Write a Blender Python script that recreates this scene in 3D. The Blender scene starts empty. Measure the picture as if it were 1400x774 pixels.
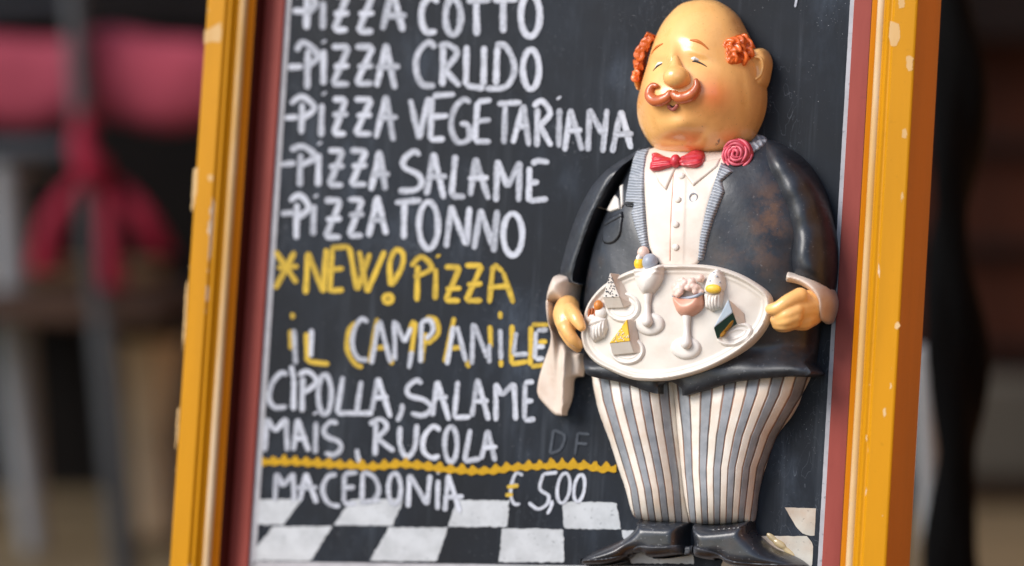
import bpy, bmesh, random
import numpy as np
from math import *
from mathutils import Vector, Matrix
from mathutils.bvhtree import BVHTree
from mathutils.geometry import delaunay_2d_cdt

random.seed(7)
rng = np.random.default_rng(7)
scene = bpy.context.scene
COL = scene.collection

# ------------------------------------------------------------------ camera
PSI, THETA, ALPHA, RHO = radians(22), radians(7.5), radians(5.0), radians(0.75)
DIST, FPX = 1.9, 85 / 36 * 1400          # metres to the board, focal length in photo pixels
ORG = np.array([0, 0, 0.70])             # point of the board in the middle of the picture
_f = np.array([0, cos(ALPHA), -sin(ALPHA)]); _r0 = np.array([1.0, 0, 0]); _u0 = np.array([0, sin(ALPHA), cos(ALPHA)])
_r = _r0 * cos(RHO) + _u0 * sin(RHO); _u = _u0 * cos(RHO) - _r0 * sin(RHO)
CAM = ORG - DIST * _f
cam_data = bpy.data.cameras.new('camera'); cam = bpy.data.objects.new('camera', cam_data); COL.objects.link(cam)
cam.matrix_world = Matrix(((_r[0], _u[0], -_f[0], CAM[0]), (_r[1], _u[1], -_f[1], CAM[1]), (_r[2], _u[2], -_f[2], CAM[2]), (0, 0, 0, 1)))
cam_data.lens = 85; cam_data.sensor_width = 36; cam_data.sensor_fit = 'HORIZONTAL'
cam_data.clip_start = 0.05; cam_data.clip_end = 200
cam_data.dof.use_dof = True
cam_data.dof.focus_distance = 1.80
cam_data.dof.aperture_fstop = 1.75
scene.camera = cam

# ------------------------------------------------------------------ sky, sun, exposure
SUN = Vector((-0.80, -0.40, 0.64)).normalized()      # direction towards the sun
world = bpy.data.worlds.new('World'); scene.world = world; world.use_nodes = True
wn = world.node_tree.nodes; wl = world.node_tree.links
sky = wn.new('ShaderNodeTexSky'); sky.sky_type = 'NISHITA'; sky.sun_disc = False
sky.sun_elevation = asin(SUN.z); sky.sun_rotation = atan2(SUN.x, SUN.y)
wl.new(sky.outputs['Color'], wn['Background'].inputs['Color']); wn['Background'].inputs['Strength'].default_value = 0.135
sd = bpy.data.lights.new('sun', 'SUN'); so = bpy.data.objects.new('sun', sd); COL.objects.link(so)
sd.energy = 2.3; sd.angle = radians(30); sd.color = (1.0, 0.965, 0.92)
so.rotation_euler = SUN.to_track_quat('Z', 'Y').to_euler(); so.location = (-3, -2, 4)
scene.view_settings.view_transform = 'Standard'; scene.view_settings.look = 'None'
scene.view_settings.exposure = 0.52; scene.view_settings.gamma = 1
scene.cycles.use_denoising = True

# ------------------------------------------------------------------ board frame of reference (mm, u right, v up, w out of the board)
_s, _c = sin(PSI), cos(PSI)
_n0 = np.array([-_s, -_c, 0.0]); BU = np.array([_c, -_s, 0.0]); _Z = np.array([0, 0, 1.0])
BV = _Z * cos(THETA) - _n0 * sin(THETA); BN = _n0 * cos(THETA) + _Z * sin(THETA)
MB = Matrix(((BU[0], BV[0], BN[0], ORG[0]), (BU[1], BV[1], BN[1], ORG[1]), (BU[2], BV[2], BN[2], ORG[2]), (0, 0, 0, 1)))
_B3 = np.array([BU, BV, BN])
CL = _B3 @ (CAM - ORG) * 1000           # camera in board millimetres

def rays(x, y):
    x = np.asarray(x, float); y = np.asarray(y, float)
    d = _f + np.multiply.outer((x - 700) / FPX, _r) - np.multiply.outer((y - 387) / FPX, _u)
    return d @ _B3.T
def P(x, y, w=0.0):
    """where the board-parallel plane at height w (mm) shows pixel x, y of the photograph"""
    d = rays(x, y); t = (np.asarray(w, float) - CL[2]) / d[..., 2]
    q = CL + t[..., None] * d if np.ndim(t) else CL + t * d
    return q[..., 0], q[..., 1]
def PV(x, y, w=0.0):
    u, v = P(x, y, w); return np.array([u, v, w], float)
def proj(u, v, w):
    q = (np.stack([u, v, w], -1) - CL) @ _B3
    z = q @ _f
    return 700 + FPX * (q @ _r) / z, 387 - FPX * (q @ _u) / z
def at(px, py, dist):
    """world point on the line of sight of a photo pixel, dist metres ahead of the camera"""
    return Vector(CAM + dist * (_f + _r * (px - 700) / FPX - _u * (py - 387) / FPX))

# ------------------------------------------------------------------ materials
def lin(h):
    if isinstance(h, str):
        v = [int(h[i:i + 2], 16) / 255 for i in (0, 2, 4)]
        return tuple(c / 12.92 if c <= 0.04045 else ((c + 0.055) / 1.055) ** 2.4 for c in v)
    return tuple(h)
class NT:
    def __init__(s, name):
        s.m = bpy.data.materials.new(name); s.m.use_nodes = True
        s.n = s.m.node_tree.nodes; s.l = s.m.node_tree.links; s.b = s.n['Principled BSDF']
        s.tc = s.n.new('ShaderNodeTexCoord').outputs['Object']
    def inp(s, k, v):
        if hasattr(v, 'links'): s.l.new(v, k)
        else: k.default_value = (*v, 1) if isinstance(v, tuple) and len(v) == 3 and k.type == 'RGBA' else v
    def noise(s, scale, detail=4, rough=.55, stretch=None, out='Fac', dist=0):
        t = s.n.new('ShaderNodeTexNoise'); t.inputs['Scale'].default_value = scale; t.inputs['Detail'].default_value = detail
        t.inputs['Roughness'].default_value = rough; t.inputs['Distortion'].default_value = dist
        s.l.new(s.mapped(stretch) if stretch else s.tc, t.inputs['Vector']); return t.outputs[out]
    def mapped(s, sc, rot=(0, 0, 0)):
        m = s.n.new('ShaderNodeMapping'); m.inputs['Scale'].default_value = sc; m.inputs['Rotation'].default_value = rot
        s.l.new(s.tc, m.inputs['Vector']); return m.outputs[0]
    def voro(s, scale, out='Distance'):
        t = s.n.new('ShaderNodeTexVoronoi'); t.inputs['Scale'].default_value = scale; s.l.new(s.tc, t.inputs['Vector']); return t.outputs[out]
    def ramp(s, v, a, b):
        m = s.n.new('ShaderNodeMapRange'); m.interpolation_type = 'SMOOTHSTEP'
        s.inp(m.inputs['Value'], v); m.inputs['From Min'].default_value = a; m.inputs['From Max'].default_value = b; return m.outputs[0]
    def math(s, op, a, b=0.0, c=0.0):
        m = s.n.new('ShaderNodeMath'); m.operation = op; s.inp(m.inputs[0], a); s.inp(m.inputs[1], b); s.inp(m.inputs[2], c); return m.outputs[0]
    def mix(s, f, a, b):
        m = s.n.new('ShaderNodeMix'); m.data_type = 'RGBA'; s.inp(m.inputs[0], f); s.inp(m.inputs[6], a); s.inp(m.inputs[7], b); return m.outputs[2]
    def attr(s, name, out='Fac'):
        a = s.n.new('ShaderNodeAttribute'); a.attribute_name = name; return a.outputs[out]
    def bump(s, h, strength=.3, dist=.001):
        b = s.n.new('ShaderNodeBump'); b.inputs['Strength'].default_value = strength; b.inputs['Distance'].default_value = dist
        s.l.new(h, b.inputs['Height'])
        if s.b.inputs['Normal'].links: s.l.new(s.b.inputs['Normal'].links[0].from_socket, b.inputs['Normal'])
        s.l.new(b.outputs[0], s.b.inputs['Normal'])
    def out(s, color, rough=.4, spec=.5, coat=0.0):
        s.inp(s.b.inputs['Base Color'], color); s.inp(s.b.inputs['Roughness'], rough)
        s.b.inputs['Specular IOR Level'].default_value = spec
        s.b.inputs['Coat Weight'].default_value = coat; s.b.inputs['Coat Roughness'].default_value = .12
        return s.m
def sc3(c, k): return tuple(min(1, x * k) for x in c)

def resin(name, color, rough=.32, var=.18, bump=.25, wash=None, wash_amt=.0, coat=.0, specks=0.0):
    """hand-painted cast resin: a little uneven in colour and gloss"""
    t = NT(name); c = lin(color)
    k = t.mix(t.ramp(t.noise(55, 5), .3, .7), sc3(c, 1 - var), sc3(c, 1 + var * .5))
    if wash:                                  # patchy antiquing glaze brushed over the paint
        k = t.mix(t.math('MULTIPLY', t.ramp(t.noise(32, 6, .65), .48, .74), wash_amt), k, lin(wash))
    if specks:
        k = t.mix(t.math('MULTIPLY', t.ramp(t.noise(420, 2), .66, .72), specks), k, (.45, .45, .46))
    if bump:
        t.bump(t.noise(160, 4), bump, .0006); t.bump(t.noise(38, 3), bump, .0016)
    return t.out(k, t.math('MULTIPLY_ADD', t.noise(70, 3), .22, rough - .11), .5, coat)

M = {}
M['skin'] = None
M['jacket'] = resin('black_resin', '26292f', .42, .35, .35, '5c412a', .28, .12, .12)
def jacket_mat():
    t = NT('worn_black_jacket_paint'); c = lin('26292f')
    k = t.mix(t.ramp(t.noise(45, 6, .65), .3, .7), sc3(c, .62), sc3(c, 1.35))
    rub = t.math('MULTIPLY', t.attr('rub'), t.ramp(t.noise(48, 6, .68), .40, .62))
    k = t.mix(t.math('MULTIPLY', rub, .6), k, lin('76502f'))                       # black rubbed through to the brown undercoat
    k = t.mix(t.math('MULTIPLY', t.ramp(t.noise(26, 5, .6), .6, .75), .25), k, lin('4d3827'))
    k = t.mix(t.math('MULTIPLY', t.ramp(t.noise(420, 2), .67, .72), .15), k, (.4, .4, .42))
    t.bump(t.noise(170, 4), .35, .0006); t.bump(t.noise(38, 4), .3, .0018)
    return t.out(k, t.math('MULTIPLY_ADD', t.noise(60, 5, .65), .36, .24), .5, .12)
M['jacket'] = jacket_mat()
M['jacket_edge'] = resin('black_resin_edge', '1c1c1f', .4, .3)
M['shirt'] = resin('cream_resin', 'dccfc2', .42, .07, .25, 'b98e6c', .28)
M['cuff'] = resin('cuff_resin', 'dbcabb', .42, .07, .25, 'b8835a', .35)
M['tray'] = resin('tray_resin', 'dcd3c8', .38, .05, .2, 'b89a80', .22)
M['white'] = resin('white_resin', 'e4ddd5', .36, .06, .2, 'b08a6c', .28)
M['hair'] = resin('ginger_resin', 'e96f2c', .3, .22, .3, 'b8481a', .3, .3)
M['moustache'] = resin('moustache_resin', 'c8693c', .26, .2, .2, '7a3a1c', .3, .4)
M['bow'] = resin('red_resin', 'cb2b3b', .34, .18, .25, 'e58a90', .35, .2)
M['rose'] = resin('rose_resin', 'c42f40', .36, .2, .25, 'e58d98', .3, .1)
M['rose_light'] = resin('rose_edge_resin', 'd85f70', .4, .2)
M['lip'] = resin('lip_resin', 'b5655a', .3, .15)
M['shoe'] = resin('shoe_resin', '2d3036', .30, .4, .3, '6b452b', .22, .2, .3)
M['sole'] = resin('sole_resin', '34353a', .4, .3, .3, '8c8f96', .5)
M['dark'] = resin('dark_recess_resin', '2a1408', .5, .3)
M['button'] = resin('button_resin', 'ece2d8', .4, .04, 0)
M['eye'] = resin('eye_line_paint', '35302c', .4, .1, 0)
M['eyewhite'] = resin('eye_white_paint', 'e8e2da', .4, .05, 0)
M['brow'] = resin('brow_paint', 'd77b38', .4, .1, .1)
M['yellow'] = resin('yellow_resin', 'efc02c', .4, .1, .2, 'f2e7c0', .3)
M['orange'] = resin('orange_resin', 'e38a3a', .4, .2)
M['pecan'] = resin('pecan_resin', 'b8622e', .4, .2)
M['pink'] = resin('pink_resin', 'dba28a', .36, .1, .2, 'b9755a', .3)
M['pinkcream'] = resin('pink_cream_resin', 'e8cabc', .36, .1, .2, 'b9806a', .4)
M['bluegrey'] = resin('blue_grey_resin', '9ea4b0', .38, .1)
M['paleblue'] = resin('pale_blue_resin', 'b9c8d6', .38, .12, .2, 'e6e6e6', .5)
M['green'] = resin('green_resin', '24463f', .34, .2, .2)
M['ochre'] = resin('ochre_resin', 'b8801f', .4, .35, .3, '3c4a2c', .6)
M['glue'] = resin('dried_glue', 'cbb488', .15, .2, .2, None, 0, .5)
M['handkerchief'] = M['white']

def skin_mat():
    t = NT('skin_resin'); c = lin('f9be74')
    k = t.mix(t.ramp(t.noise(40, 5), .3, .7), sc3(c, .93), sc3(c, 1.04))
    k = t.mix(t.attr('blush'), k, lin('f0703e'))
    k = t.mix(t.math('MULTIPLY', t.ramp(t.noise(28, 6, .65), .55, .8), .25), k, lin('b8661c'))
    k = t.mix(t.math('MULTIPLY', t.ramp(t.noise(120, 5, .65, (1, .22, 1)), .5, .72), .16), k, lin('c9822c'))     # brush marks
    k = t.mix(t.math('MULTIPLY', t.ramp(t.noise(480, 2), .70, .74), .5), k, lin('8a5a2a'))                        # flecks of dirt
    k = t.mix(t.attr('chip'), k, lin('241c18'))
    t.bump(t.noise(110, 4, .6, (1, .25, 1)), .22, .0005)
    t.bump(t.noise(90, 4), .2, .0006)
    return t.out(k, t.math('MULTIPLY_ADD', t.noise(60, 5, .65), .26, .17), .5, .45)
M['skin'] = skin_mat()

def stripe_mat():
    """painted trouser stripes: cream and grey bands with a brown line scored between them"""
    t = NT('striped_trouser_paint'); s = t.math('ADD', t.attr('stripe'), t.math('MULTIPLY_ADD', t.noise(60, 3), .10, -.05))
    fr = t.math('FRACT', t.math('MULTIPLY', s, .5))
    g = t.math('GREATER_THAN', fr, .5)
    n = t.ramp(t.noise(90, 5), .3, .7)
    cream = t.mix(n, lin('dfd3c5'), lin('ebe4da')); cream = t.mix(t.math('MULTIPLY', t.ramp(t.noise(30, 5), .45, .75), .35), cream, lin('c89a6e'))
    grey = t.mix(n, lin('83878d'), lin('9b9ea4'))
    k = t.mix(g, cream, grey)
    d = t.math('ABSOLUTE', t.math('SUBTRACT', t.math('FRACT', t.math('ADD', s, .5)), .5))
    line = t.math('SUBTRACT', 1.0, t.ramp(d, .035, .10))
    k = t.mix(t.math('MULTIPLY', line, .85), k, t.mix(t.ramp(t.noise(45, 3), .35, .65), lin('3c2a20'), lin('8a5230')))
    t.bump(t.ramp(d, .02, .14), .7, .0009); t.bump(t.noise(150, 4), .2, .0006)
    return t.out(k, .4, .5)
M['trousers'] = stripe_mat()

def lapel_mat():
    t = NT('ribbed_grey_lapel_paint'); s = t.math('ADD', t.attr('rib'), t.math('MULTIPLY_ADD', t.noise(70, 3), 1.2, -.6))
    w = t.math('SINE', t.math('MULTIPLY', s, 6.2832))
    f = t.ramp(w, -.9, .7)
    k = t.mix(f, lin('7d828b'), lin('a6abb3')); k = t.mix(t.math('MULTIPLY', t.ramp(t.noise(160, 3), .5, .7), .5), k, lin('c6c8cc'))
    t.bump(f, .8, .0007)
    return t.out(k, .42, .5)
M['lapel'] = lapel_mat()

def slate_mat():
    t = NT('chalkboard_paint')
    k = t.mix(t.ramp(t.noise(7, 6, .6), .3, .72), lin('10141b'), lin('1a212b'))
    sm = t.math('MULTIPLY', t.ramp(t.noise(24, 6, .68, (1, .4, 1)), .46, .78), t.ramp(t.noise(7, 3), .38, .66))
    k = t.mix(t.math('MULTIPLY', sm, .7), k, lin('4a5462'))                 # wiped chalk
    br = t.math('MULTIPLY', t.ramp(t.noise(80, 4, .6, (1, .06, 1)), .52, .75), .14)
    k = t.mix(br, k, lin('6d7580'))
    sc = t.math('MULTIPLY', t.ramp(t.noise(55, 2, .5, (1, .35, 1), dist=2.2), .495, .5), t.math('SUBTRACT', 1.0, t.ramp(t.noise(55, 2, .5, (1, .35, 1), dist=2.2), .5, .506)))
    k = t.mix(t.math('MULTIPLY', t.math('MULTIPLY', sc, t.ramp(t.noise(11, 2), .5, .62)), .35), k, lin('7b828c'))   # scratches                                           # brush marks
    sp = t.math('MULTIPLY', t.ramp(t.noise(900, 1), .735, .76), t.ramp(t.noise(30, 2), .45, .65))
    k = t.mix(t.math('MULTIPLY', sp, .8), k, lin('b9bdc2'))                  # chalk dust specks
    t.bump(t.noise(260, 3, .5, (1, .3, 1)), .15, .0005)
    return t.out(k, t.math('MULTIPLY_ADD', t.noise(12, 5), .3, .40), .2)
M['slate'] = slate_mat()
def chalk_mat(name, hexa, dark='2c323a'):
    t = NT(name)
    cv = t.n.new('ShaderNodeCombineXYZ')
    t.l.new(t.math('MULTIPLY', t.attr('along'), .055), cv.inputs[0]); t.l.new(t.math('MULTIPLY', t.attr('across'), 1.5), cv.inputs[1]); t.l.new(t.math('MULTIPLY', t.attr('press'), 37.0), cv.inputs[2])
    st = t.n.new('ShaderNodeTexNoise'); st.inputs['Scale'].default_value = 1.6; st.inputs['Detail'].default_value = 5; st.inputs['Roughness'].default_value = .6; t.l.new(cv.outputs[0], st.inputs['Vector'])
    g = t.noise(430, 3, .6)                                             # grain of the board under the marker
    dens = t.math('ADD', t.math('MULTIPLY_ADD', st.outputs['Fac'], 1.5, -.32), t.math('MULTIPLY_ADD', t.attr('press'), .42, 0.0))
    dens = t.math('SUBTRACT', dens, t.math('MULTIPLY', t.math('POWER', t.math('ABSOLUTE', t.attr('across')), 3.0), .30))
    dens = t.math('ADD', dens, t.math('MULTIPLY_ADD', g, .9, -.45))
    k = t.mix(t.ramp(dens, .22, .98), t.mix(.42, lin(dark), lin(hexa)), lin(hexa))
    return t.out(k, .85, .15)
M['chalk'] = chalk_mat('white_chalk_marker', 'c9ccd6')
M['chalk_yellow'] = chalk_mat('yellow_chalk_marker', 'd6b347', '50482f')
M['chalk_faint'] = chalk_mat('wiped_chalk', '52575f', '23272d')
M['chalk_line'] = chalk_mat('yellow_line_paint', 'd9a928', '8a6c20')
def tile_mat(name, hexa, stain=.0):
    t = NT(name)
    k = t.mix(t.ramp(t.noise(60, 6), .3, .7), sc3(lin(hexa), .84), sc3(lin(hexa), 1.05))
    k = t.mix(t.math('MULTIPLY', t.ramp(t.noise(34, 6, .7, (1, .5, 1)), .56, .78), .4), k, lin('7d8389'))
    k = t.mix(t.math('MULTIPLY', t.ramp(t.noise(300, 3), .62, .70), .5), k, lin('5a5e64'))
    if stain: k = t.mix(t.math('MULTIPLY', t.ramp(t.noise(26, 5, .6), .36, .62), stain), k, lin('a5713f'))
    return t.out(k, .5, .4)
M['tile'] = tile_mat('grey_white_tile_paint', 'b9bcc0')
M['tile_stained'] = tile_mat('stained_tile_paint', 'c2bdb2', .42)
M['border'] = tile_mat('pale_grey_border_paint', 'adacb1')

def frame_mat(name, hexa, chips=.0, hexd=None, rough=.45, spec=.16):
    t = NT(name); c = lin(hexa)
    k = t.mix(t.ramp(t.noise(26, 5, .6, (1, .15, 1)), .3, .7), lin(hexd) if hexd else sc3(c, .86), c)
    k = t.mix(t.math('MULTIPLY', t.ramp(t.noise(150, 4), .62, .72), .25), k, sc3(c, .6))
    if chips:      # paint knocked off down to the pale primer
        ch = t.ramp(t.math('ADD', t.noise(30, 5, .6, (1, .38, 1)), t.math('MULTIPLY', t.noise(9, 2), .18)), chips, chips + .02)
        k = t.mix(ch, k, lin('cdb59a'))
        t.bump(t.math('SUBTRACT', 1.0, ch), .6, .0008)
    t.bump(t.noise(45, 4, .5, (1, .12, 1)), .2, .0010)
    return t.out(k, rough, spec)
M['yellow_frame'] = frame_mat('yellow_frame_paint', 'c98a08', .80)
M['yellow_worn'] = frame_mat('yellow_frame_paint_worn', 'c98a08', .70)
M['shaded_frame'] = frame_mat('yellow_frame_warm_shade', 'bd7006', .84)  # the frame's yellow with warm shade put into the colour
M['bead'] = frame_mat('rubbed_cream_bead', 'd8c6ae', 0, 'c49a5c', .25)
M['red_frame'] = frame_mat('brick_red_frame_paint', '9a4a41', 0, '873c34', .45)
M['dark_red_frame'] = frame_mat('dark_red_inner_wall', '4a1a16', 0, '321210', .5)  # darker red for the inner wall of the uprights
M['primer'] = frame_mat('bare_primer', 'd6b583', 0, 'c39a62', .6)
M['dark_wood'] = frame_mat('dark_wood', '3a2418', 0, '2a1a12', .5)

# ------------------------------------------------------------------ objects
def link(name, me, mat=None, parent=None, smooth=True):
    o = bpy.data.objects.new(name, me); COL.objects.link(o)
    if mat is not None: me.materials.append(mat)
    if smooth: me.polygons.foreach_set('use_smooth', [True] * len(me.polygons))
    if parent is not None: o.parent = parent
    return o
def tag(o, label=None, cat=None, group=None, kind=None):
    for k, v in (('label', label), ('category', cat), ('group', group), ('kind', kind)):
        if v: o[k] = v
    return o
def thing(name, label, cat, mat4, group=None):
    o = bpy.data.objects.new(name, None); COL.objects.link(o); o.empty_display_size = .05
    o.matrix_world = mat4; return tag(o, label, cat, group)
def mesh(name, V, Fs, mat=None, parent=None, smooth=True, scale=.001, origin=None, recalc=True):
    me = bpy.data.meshes.new(name)
    V = np.asarray(V, float)
    if origin is not None: V = V - np.asarray(origin, float)
    me.from_pydata((V * scale).tolist(), [], [list(map(int, f)) for f in Fs]); me.update()
    if recalc:
        bm = bmesh.new(); bm.from_mesh(me); bmesh.ops.remove_doubles(bm, verts=bm.verts, dist=1e-7); bmesh.ops.recalc_face_normals(bm, faces=bm.faces); bm.to_mesh(me); bm.free()
    return link(name, me, mat, parent, smooth)
def sharpen(o, deg=40):
    bm = bmesh.new(); bm.from_mesh(o.data)
    for e in bm.edges:
        if len(e.link_faces) == 2 and e.calc_face_angle(0) > radians(deg): e.smooth = False
    bm.to_mesh(o.data); bm.free(); return o
def bev(o, w, seg=2, ang=35):
    m = o.modifiers.new('bevel', 'BEVEL'); m.width = w; m.segments = seg; m.limit_method = 'ANGLE'; m.angle_limit = radians(ang); return o

def catmull(pts, n=8, closed=False):
    p = [np.asarray(q, float) for q in pts]; out = []
    L = len(p); rngi = range(L) if closed else range(L - 1)
    for i in rngi:
        g = (lambda k: p[k % L]) if closed else (lambda k: p[min(max(k, 0), L - 1)])
        a, b, c, d = g(i - 1), g(i), g(i + 1), g(i + 2)
        for t in np.arange(n) / n:
            out.append(.5 * (2 * b + (c - a) * t + (2 * a - 5 * b + 4 * c - d) * t * t + (3 * b - a - 3 * c + d) * t ** 3))
    if not closed: out.append(p[-1])
    return np.array(out)
def resample(q, step, closed=True):
    q = np.asarray(q, float)
    if closed: q = np.vstack([q, q[:1]])
    s = np.concatenate([[0], np.cumsum(np.linalg.norm(np.diff(q, axis=0), axis=1))])
    n = max(4, int(round(s[-1] / step))); t = np.linspace(0, s[-1], n + 1)
    if closed: t = t[:-1]
    return np.stack([np.interp(t, s, q[:, k]) for k in range(q.shape[1])], 1)
def outline(pts, step, corners=False):
    q = np.asarray(pts, float) if corners else catmull(pts, 8, True)
    q = resample(q, step)
    a = np.sum(q[:, 0] * np.roll(q[:, 1], -1) - np.roll(q[:, 0], -1) * q[:, 1])
    return q if a < 0 else q[::-1]          # fixed turning sense (photo pixels, y down)
def inside(pt, poly):
    x, y = pt[:, 0], pt[:, 1]; c = np.zeros(len(pt), bool)
    x0, y0 = poly[:, 0], poly[:, 1]; x1, y1 = np.roll(x0, -1), np.roll(y0, -1)
    for a, b, d, e in zip(x0, y0, x1, y1):
        k = (b > y) != (e > y)
        if k.any(): c[k] ^= x[k] < (d - a) * (y[k] - b) / (e - b) + a
    return c
def distpoly(pt, poly):
    a = poly; b = np.roll(poly, -1, 0); best = np.full(len(pt), 1e9)
    for p, q in zip(a, b):
        d = q - p; t = np.clip(((pt - p) @ d) / max(d @ d, 1e-9), 0, 1)
        best = np.minimum(best, np.hypot(*(pt - p - t[:, None] * d).T))
    return best
def prof(d, R): t = np.clip(np.asarray(d, float) / R, 0, 1); return np.sqrt(1 - (1 - t) ** 2)
def ss(x, a, b): t = np.clip((np.asarray(x, float) - a) / (b - a), 0, 1); return t * t * (3 - 2 * t)
def bump2(x, y, cx, cy, rx, ry=None, rot=0):
    ry = ry or rx; c, s = cos(rot), sin(rot); dx, dy = x - cx, y - cy
    return np.exp(-(((dx * c + dy * s) / rx) ** 2 + ((-dx * s + dy * c) / ry) ** 2))

class Surf:
    """surfaces already built, for laying further parts onto them (board millimetres)"""
    def __init__(s, objs):
        V = []; Fs = []
        for o in objs:
            n = len(V); V += [tuple(v.co * 1000) for v in o.data.vertices]; Fs += [[i + n for i in p.vertices] for p in o.data.polygons]
        s.t = BVHTree.FromPolygons(V, Fs)
        s.o = Vector(CL)
    def hit(s, x, y, fall=0.0):
        d = Vector(rays(x, y)); h = s.t.ray_cast(s.o, d)
        return np.array(h[0]) if h[0] is not None else PV(x, y, fall)
    def hits(s, pts, fall=0.0): return np.array([s.hit(p[0], p[1], fall) for p in pts])
    def normal(s, x, y):
        h = s.t.ray_cast(s.o, Vector(rays(x, y))); return np.array(h[1]) if h[1] is not None else np.array([0, 0, 1.])
    def down(s, u, v, fall=0.0):
        h = s.t.ray_cast(Vector((u, v, 400)), Vector((0, 0, -1))); return h[0].z if h[0] is not None else fall

def relief(name, parent, mat, pts, shape, under=None, wb=0.0, step=1.0, smooth=6, bulge=6.0, corners=False, opx=None, attrs=None, sink=1.5, fall=0.0, dome=None, rf=.9):
    """a solid raised from a traced outline: front surface w = shape(px, py, distance to the edge), sides straight down to wb.
    With under = a Surf, the outline is laid on that surface and shape gives the thickness above it."""
    q = outline(pts, opx or step * 1.6, corners); n = len(q)
    tn = np.roll(q, -1, 0) - np.roll(q, 1, 0); tn /= np.linalg.norm(tn, axis=1)[:, None] + 1e-9
    nx = -tn[:, 1]
    # which side is outward
    test = q + np.stack([-tn[:, 1], tn[:, 0]], 1) * .3
    if inside(test, q).mean() > .5: nx = -nx
    if under is None:
        we = shape(q[:, 0], q[:, 1], np.zeros(n), *([np.zeros(n)] if dome else []))
        d = we + np.clip(-nx, 0, 1) * bulge - np.clip(nx, 0, 1) * (we - wb) * (rf(q[:, 0], q[:, 1]) if callable(rf) else rf)
        u, v = P(q[:, 0], q[:, 1], d); o2 = np.stack([u, v], 1)
    else:
        o2 = under.hits(q, fall)[:, :2]
    lo, hi = o2.min(0), o2.max(0)
    gx, gy = np.meshgrid(np.arange(lo[0], hi[0], step), np.arange(lo[1], hi[1], step * .87))
    gx = gx + (np.arange(gx.shape[0]) % 2)[:, None] * step * .5
    g = np.stack([gx.ravel(), gy.ravel()], 1); g = g[inside(g, o2)]
    if len(g): g = g[distpoly(g, o2) > step * .55]
    allp = [Vector(p) for p in o2.tolist() + g.tolist()]
    r = delaunay_2d_cdt(allp, [], [list(range(n))], 1, 1e-5)
    V2 = np.array([tuple(p) for p in r[0]]); Fs = [tuple(f) for f in r[2]]
    org = r[3]; isb = np.array([any(k < n for k in a) for a in org])
    dist = distpoly(V2, o2); dist[isb] = 0
    E = set()
    for f in Fs:
        for a, b in zip(f, f[1:] + f[:1]): E.add((min(a, b), max(a, b)))
    E = np.array(list(E)); deg = np.bincount(E.ravel(), minlength=len(V2)).astype(float)
    ex = []
    if dome:            # a smoothly swollen field, 0 at the edge and 1 at the crown
        t = np.clip(dist / dome[0], 0, 1); D = 1 - (1 - t) ** 2
        for _ in range(dome[1]):
            s = np.bincount(E[:, 0], D[E[:, 1]], len(V2)) + np.bincount(E[:, 1], D[E[:, 0]], len(V2))
            D = np.where(isb, 0, .15 * D + .85 * s / np.maximum(deg, 1))
        ex = [np.sqrt(np.clip(D / D.max(), 0, 1))]
    if under is None:
        w = np.full(len(V2), float(np.mean(we)) + 8)
        for _ in range(3):
            x, y = proj(V2[:, 0], V2[:, 1], w); w = shape(x, y, dist, *ex)
    else:
        base = np.array([under.down(a, b, fall) for a, b in V2])
        x, y = proj(V2[:, 0], V2[:, 1], base); w = shape(x, y, dist)
    for _ in range(smooth):
        s = np.bincount(E[:, 0], w[E[:, 1]], len(V2)) + np.bincount(E[:, 1], w[E[:, 0]], len(V2))
        w = np.where(isb, w, .5 * w + .5 * s / np.maximum(deg, 1))
    low = np.full(len(V2), float(wb)) if under is None else base - sink
    if under is not None: w = base + w
    V = np.column_stack([V2, w])
    cnt = {}
    Fl = []
    for f in Fs:      # face up
        a, b, c = V2[f[0]], V2[f[1]], V2[f[2]]
        if (b[0] - a[0]) * (c[1] - a[1]) - (b[1] - a[1]) * (c[0] - a[0]) < 0: f = f[::-1]
        Fl.append(f)
        for p, q2 in zip(f, f[1:] + f[:1]): cnt[(p, q2)] = 1
    bnd = [(p, q2) for (p, q2) in cnt if (q2, p) not in cnt]
    nb = {}; ext = []
    for p, q2 in bnd:
        for k in (p, q2):
            if k not in nb: nb[k] = len(V) + len(ext); ext.append((V2[k, 0], V2[k, 1], low[k]))
    V = np.vstack([V, ext]) if ext else V
    Fl += [(q2, p, nb[p], nb[q2]) for p, q2 in bnd]
    o = mesh(name, V, Fl, mat, parent, recalc=False)
    sharpen(o, 55)
    X, Y = proj(V[:, 0], V[:, 1], V[:, 2])
    for k, fn in (attrs or {}).items():
        a = o.data.attributes.new(k, 'FLOAT', 'POINT'); a.data.foreach_set('value', np.asarray(fn(X, Y, V), float).ravel())
    return o

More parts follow.
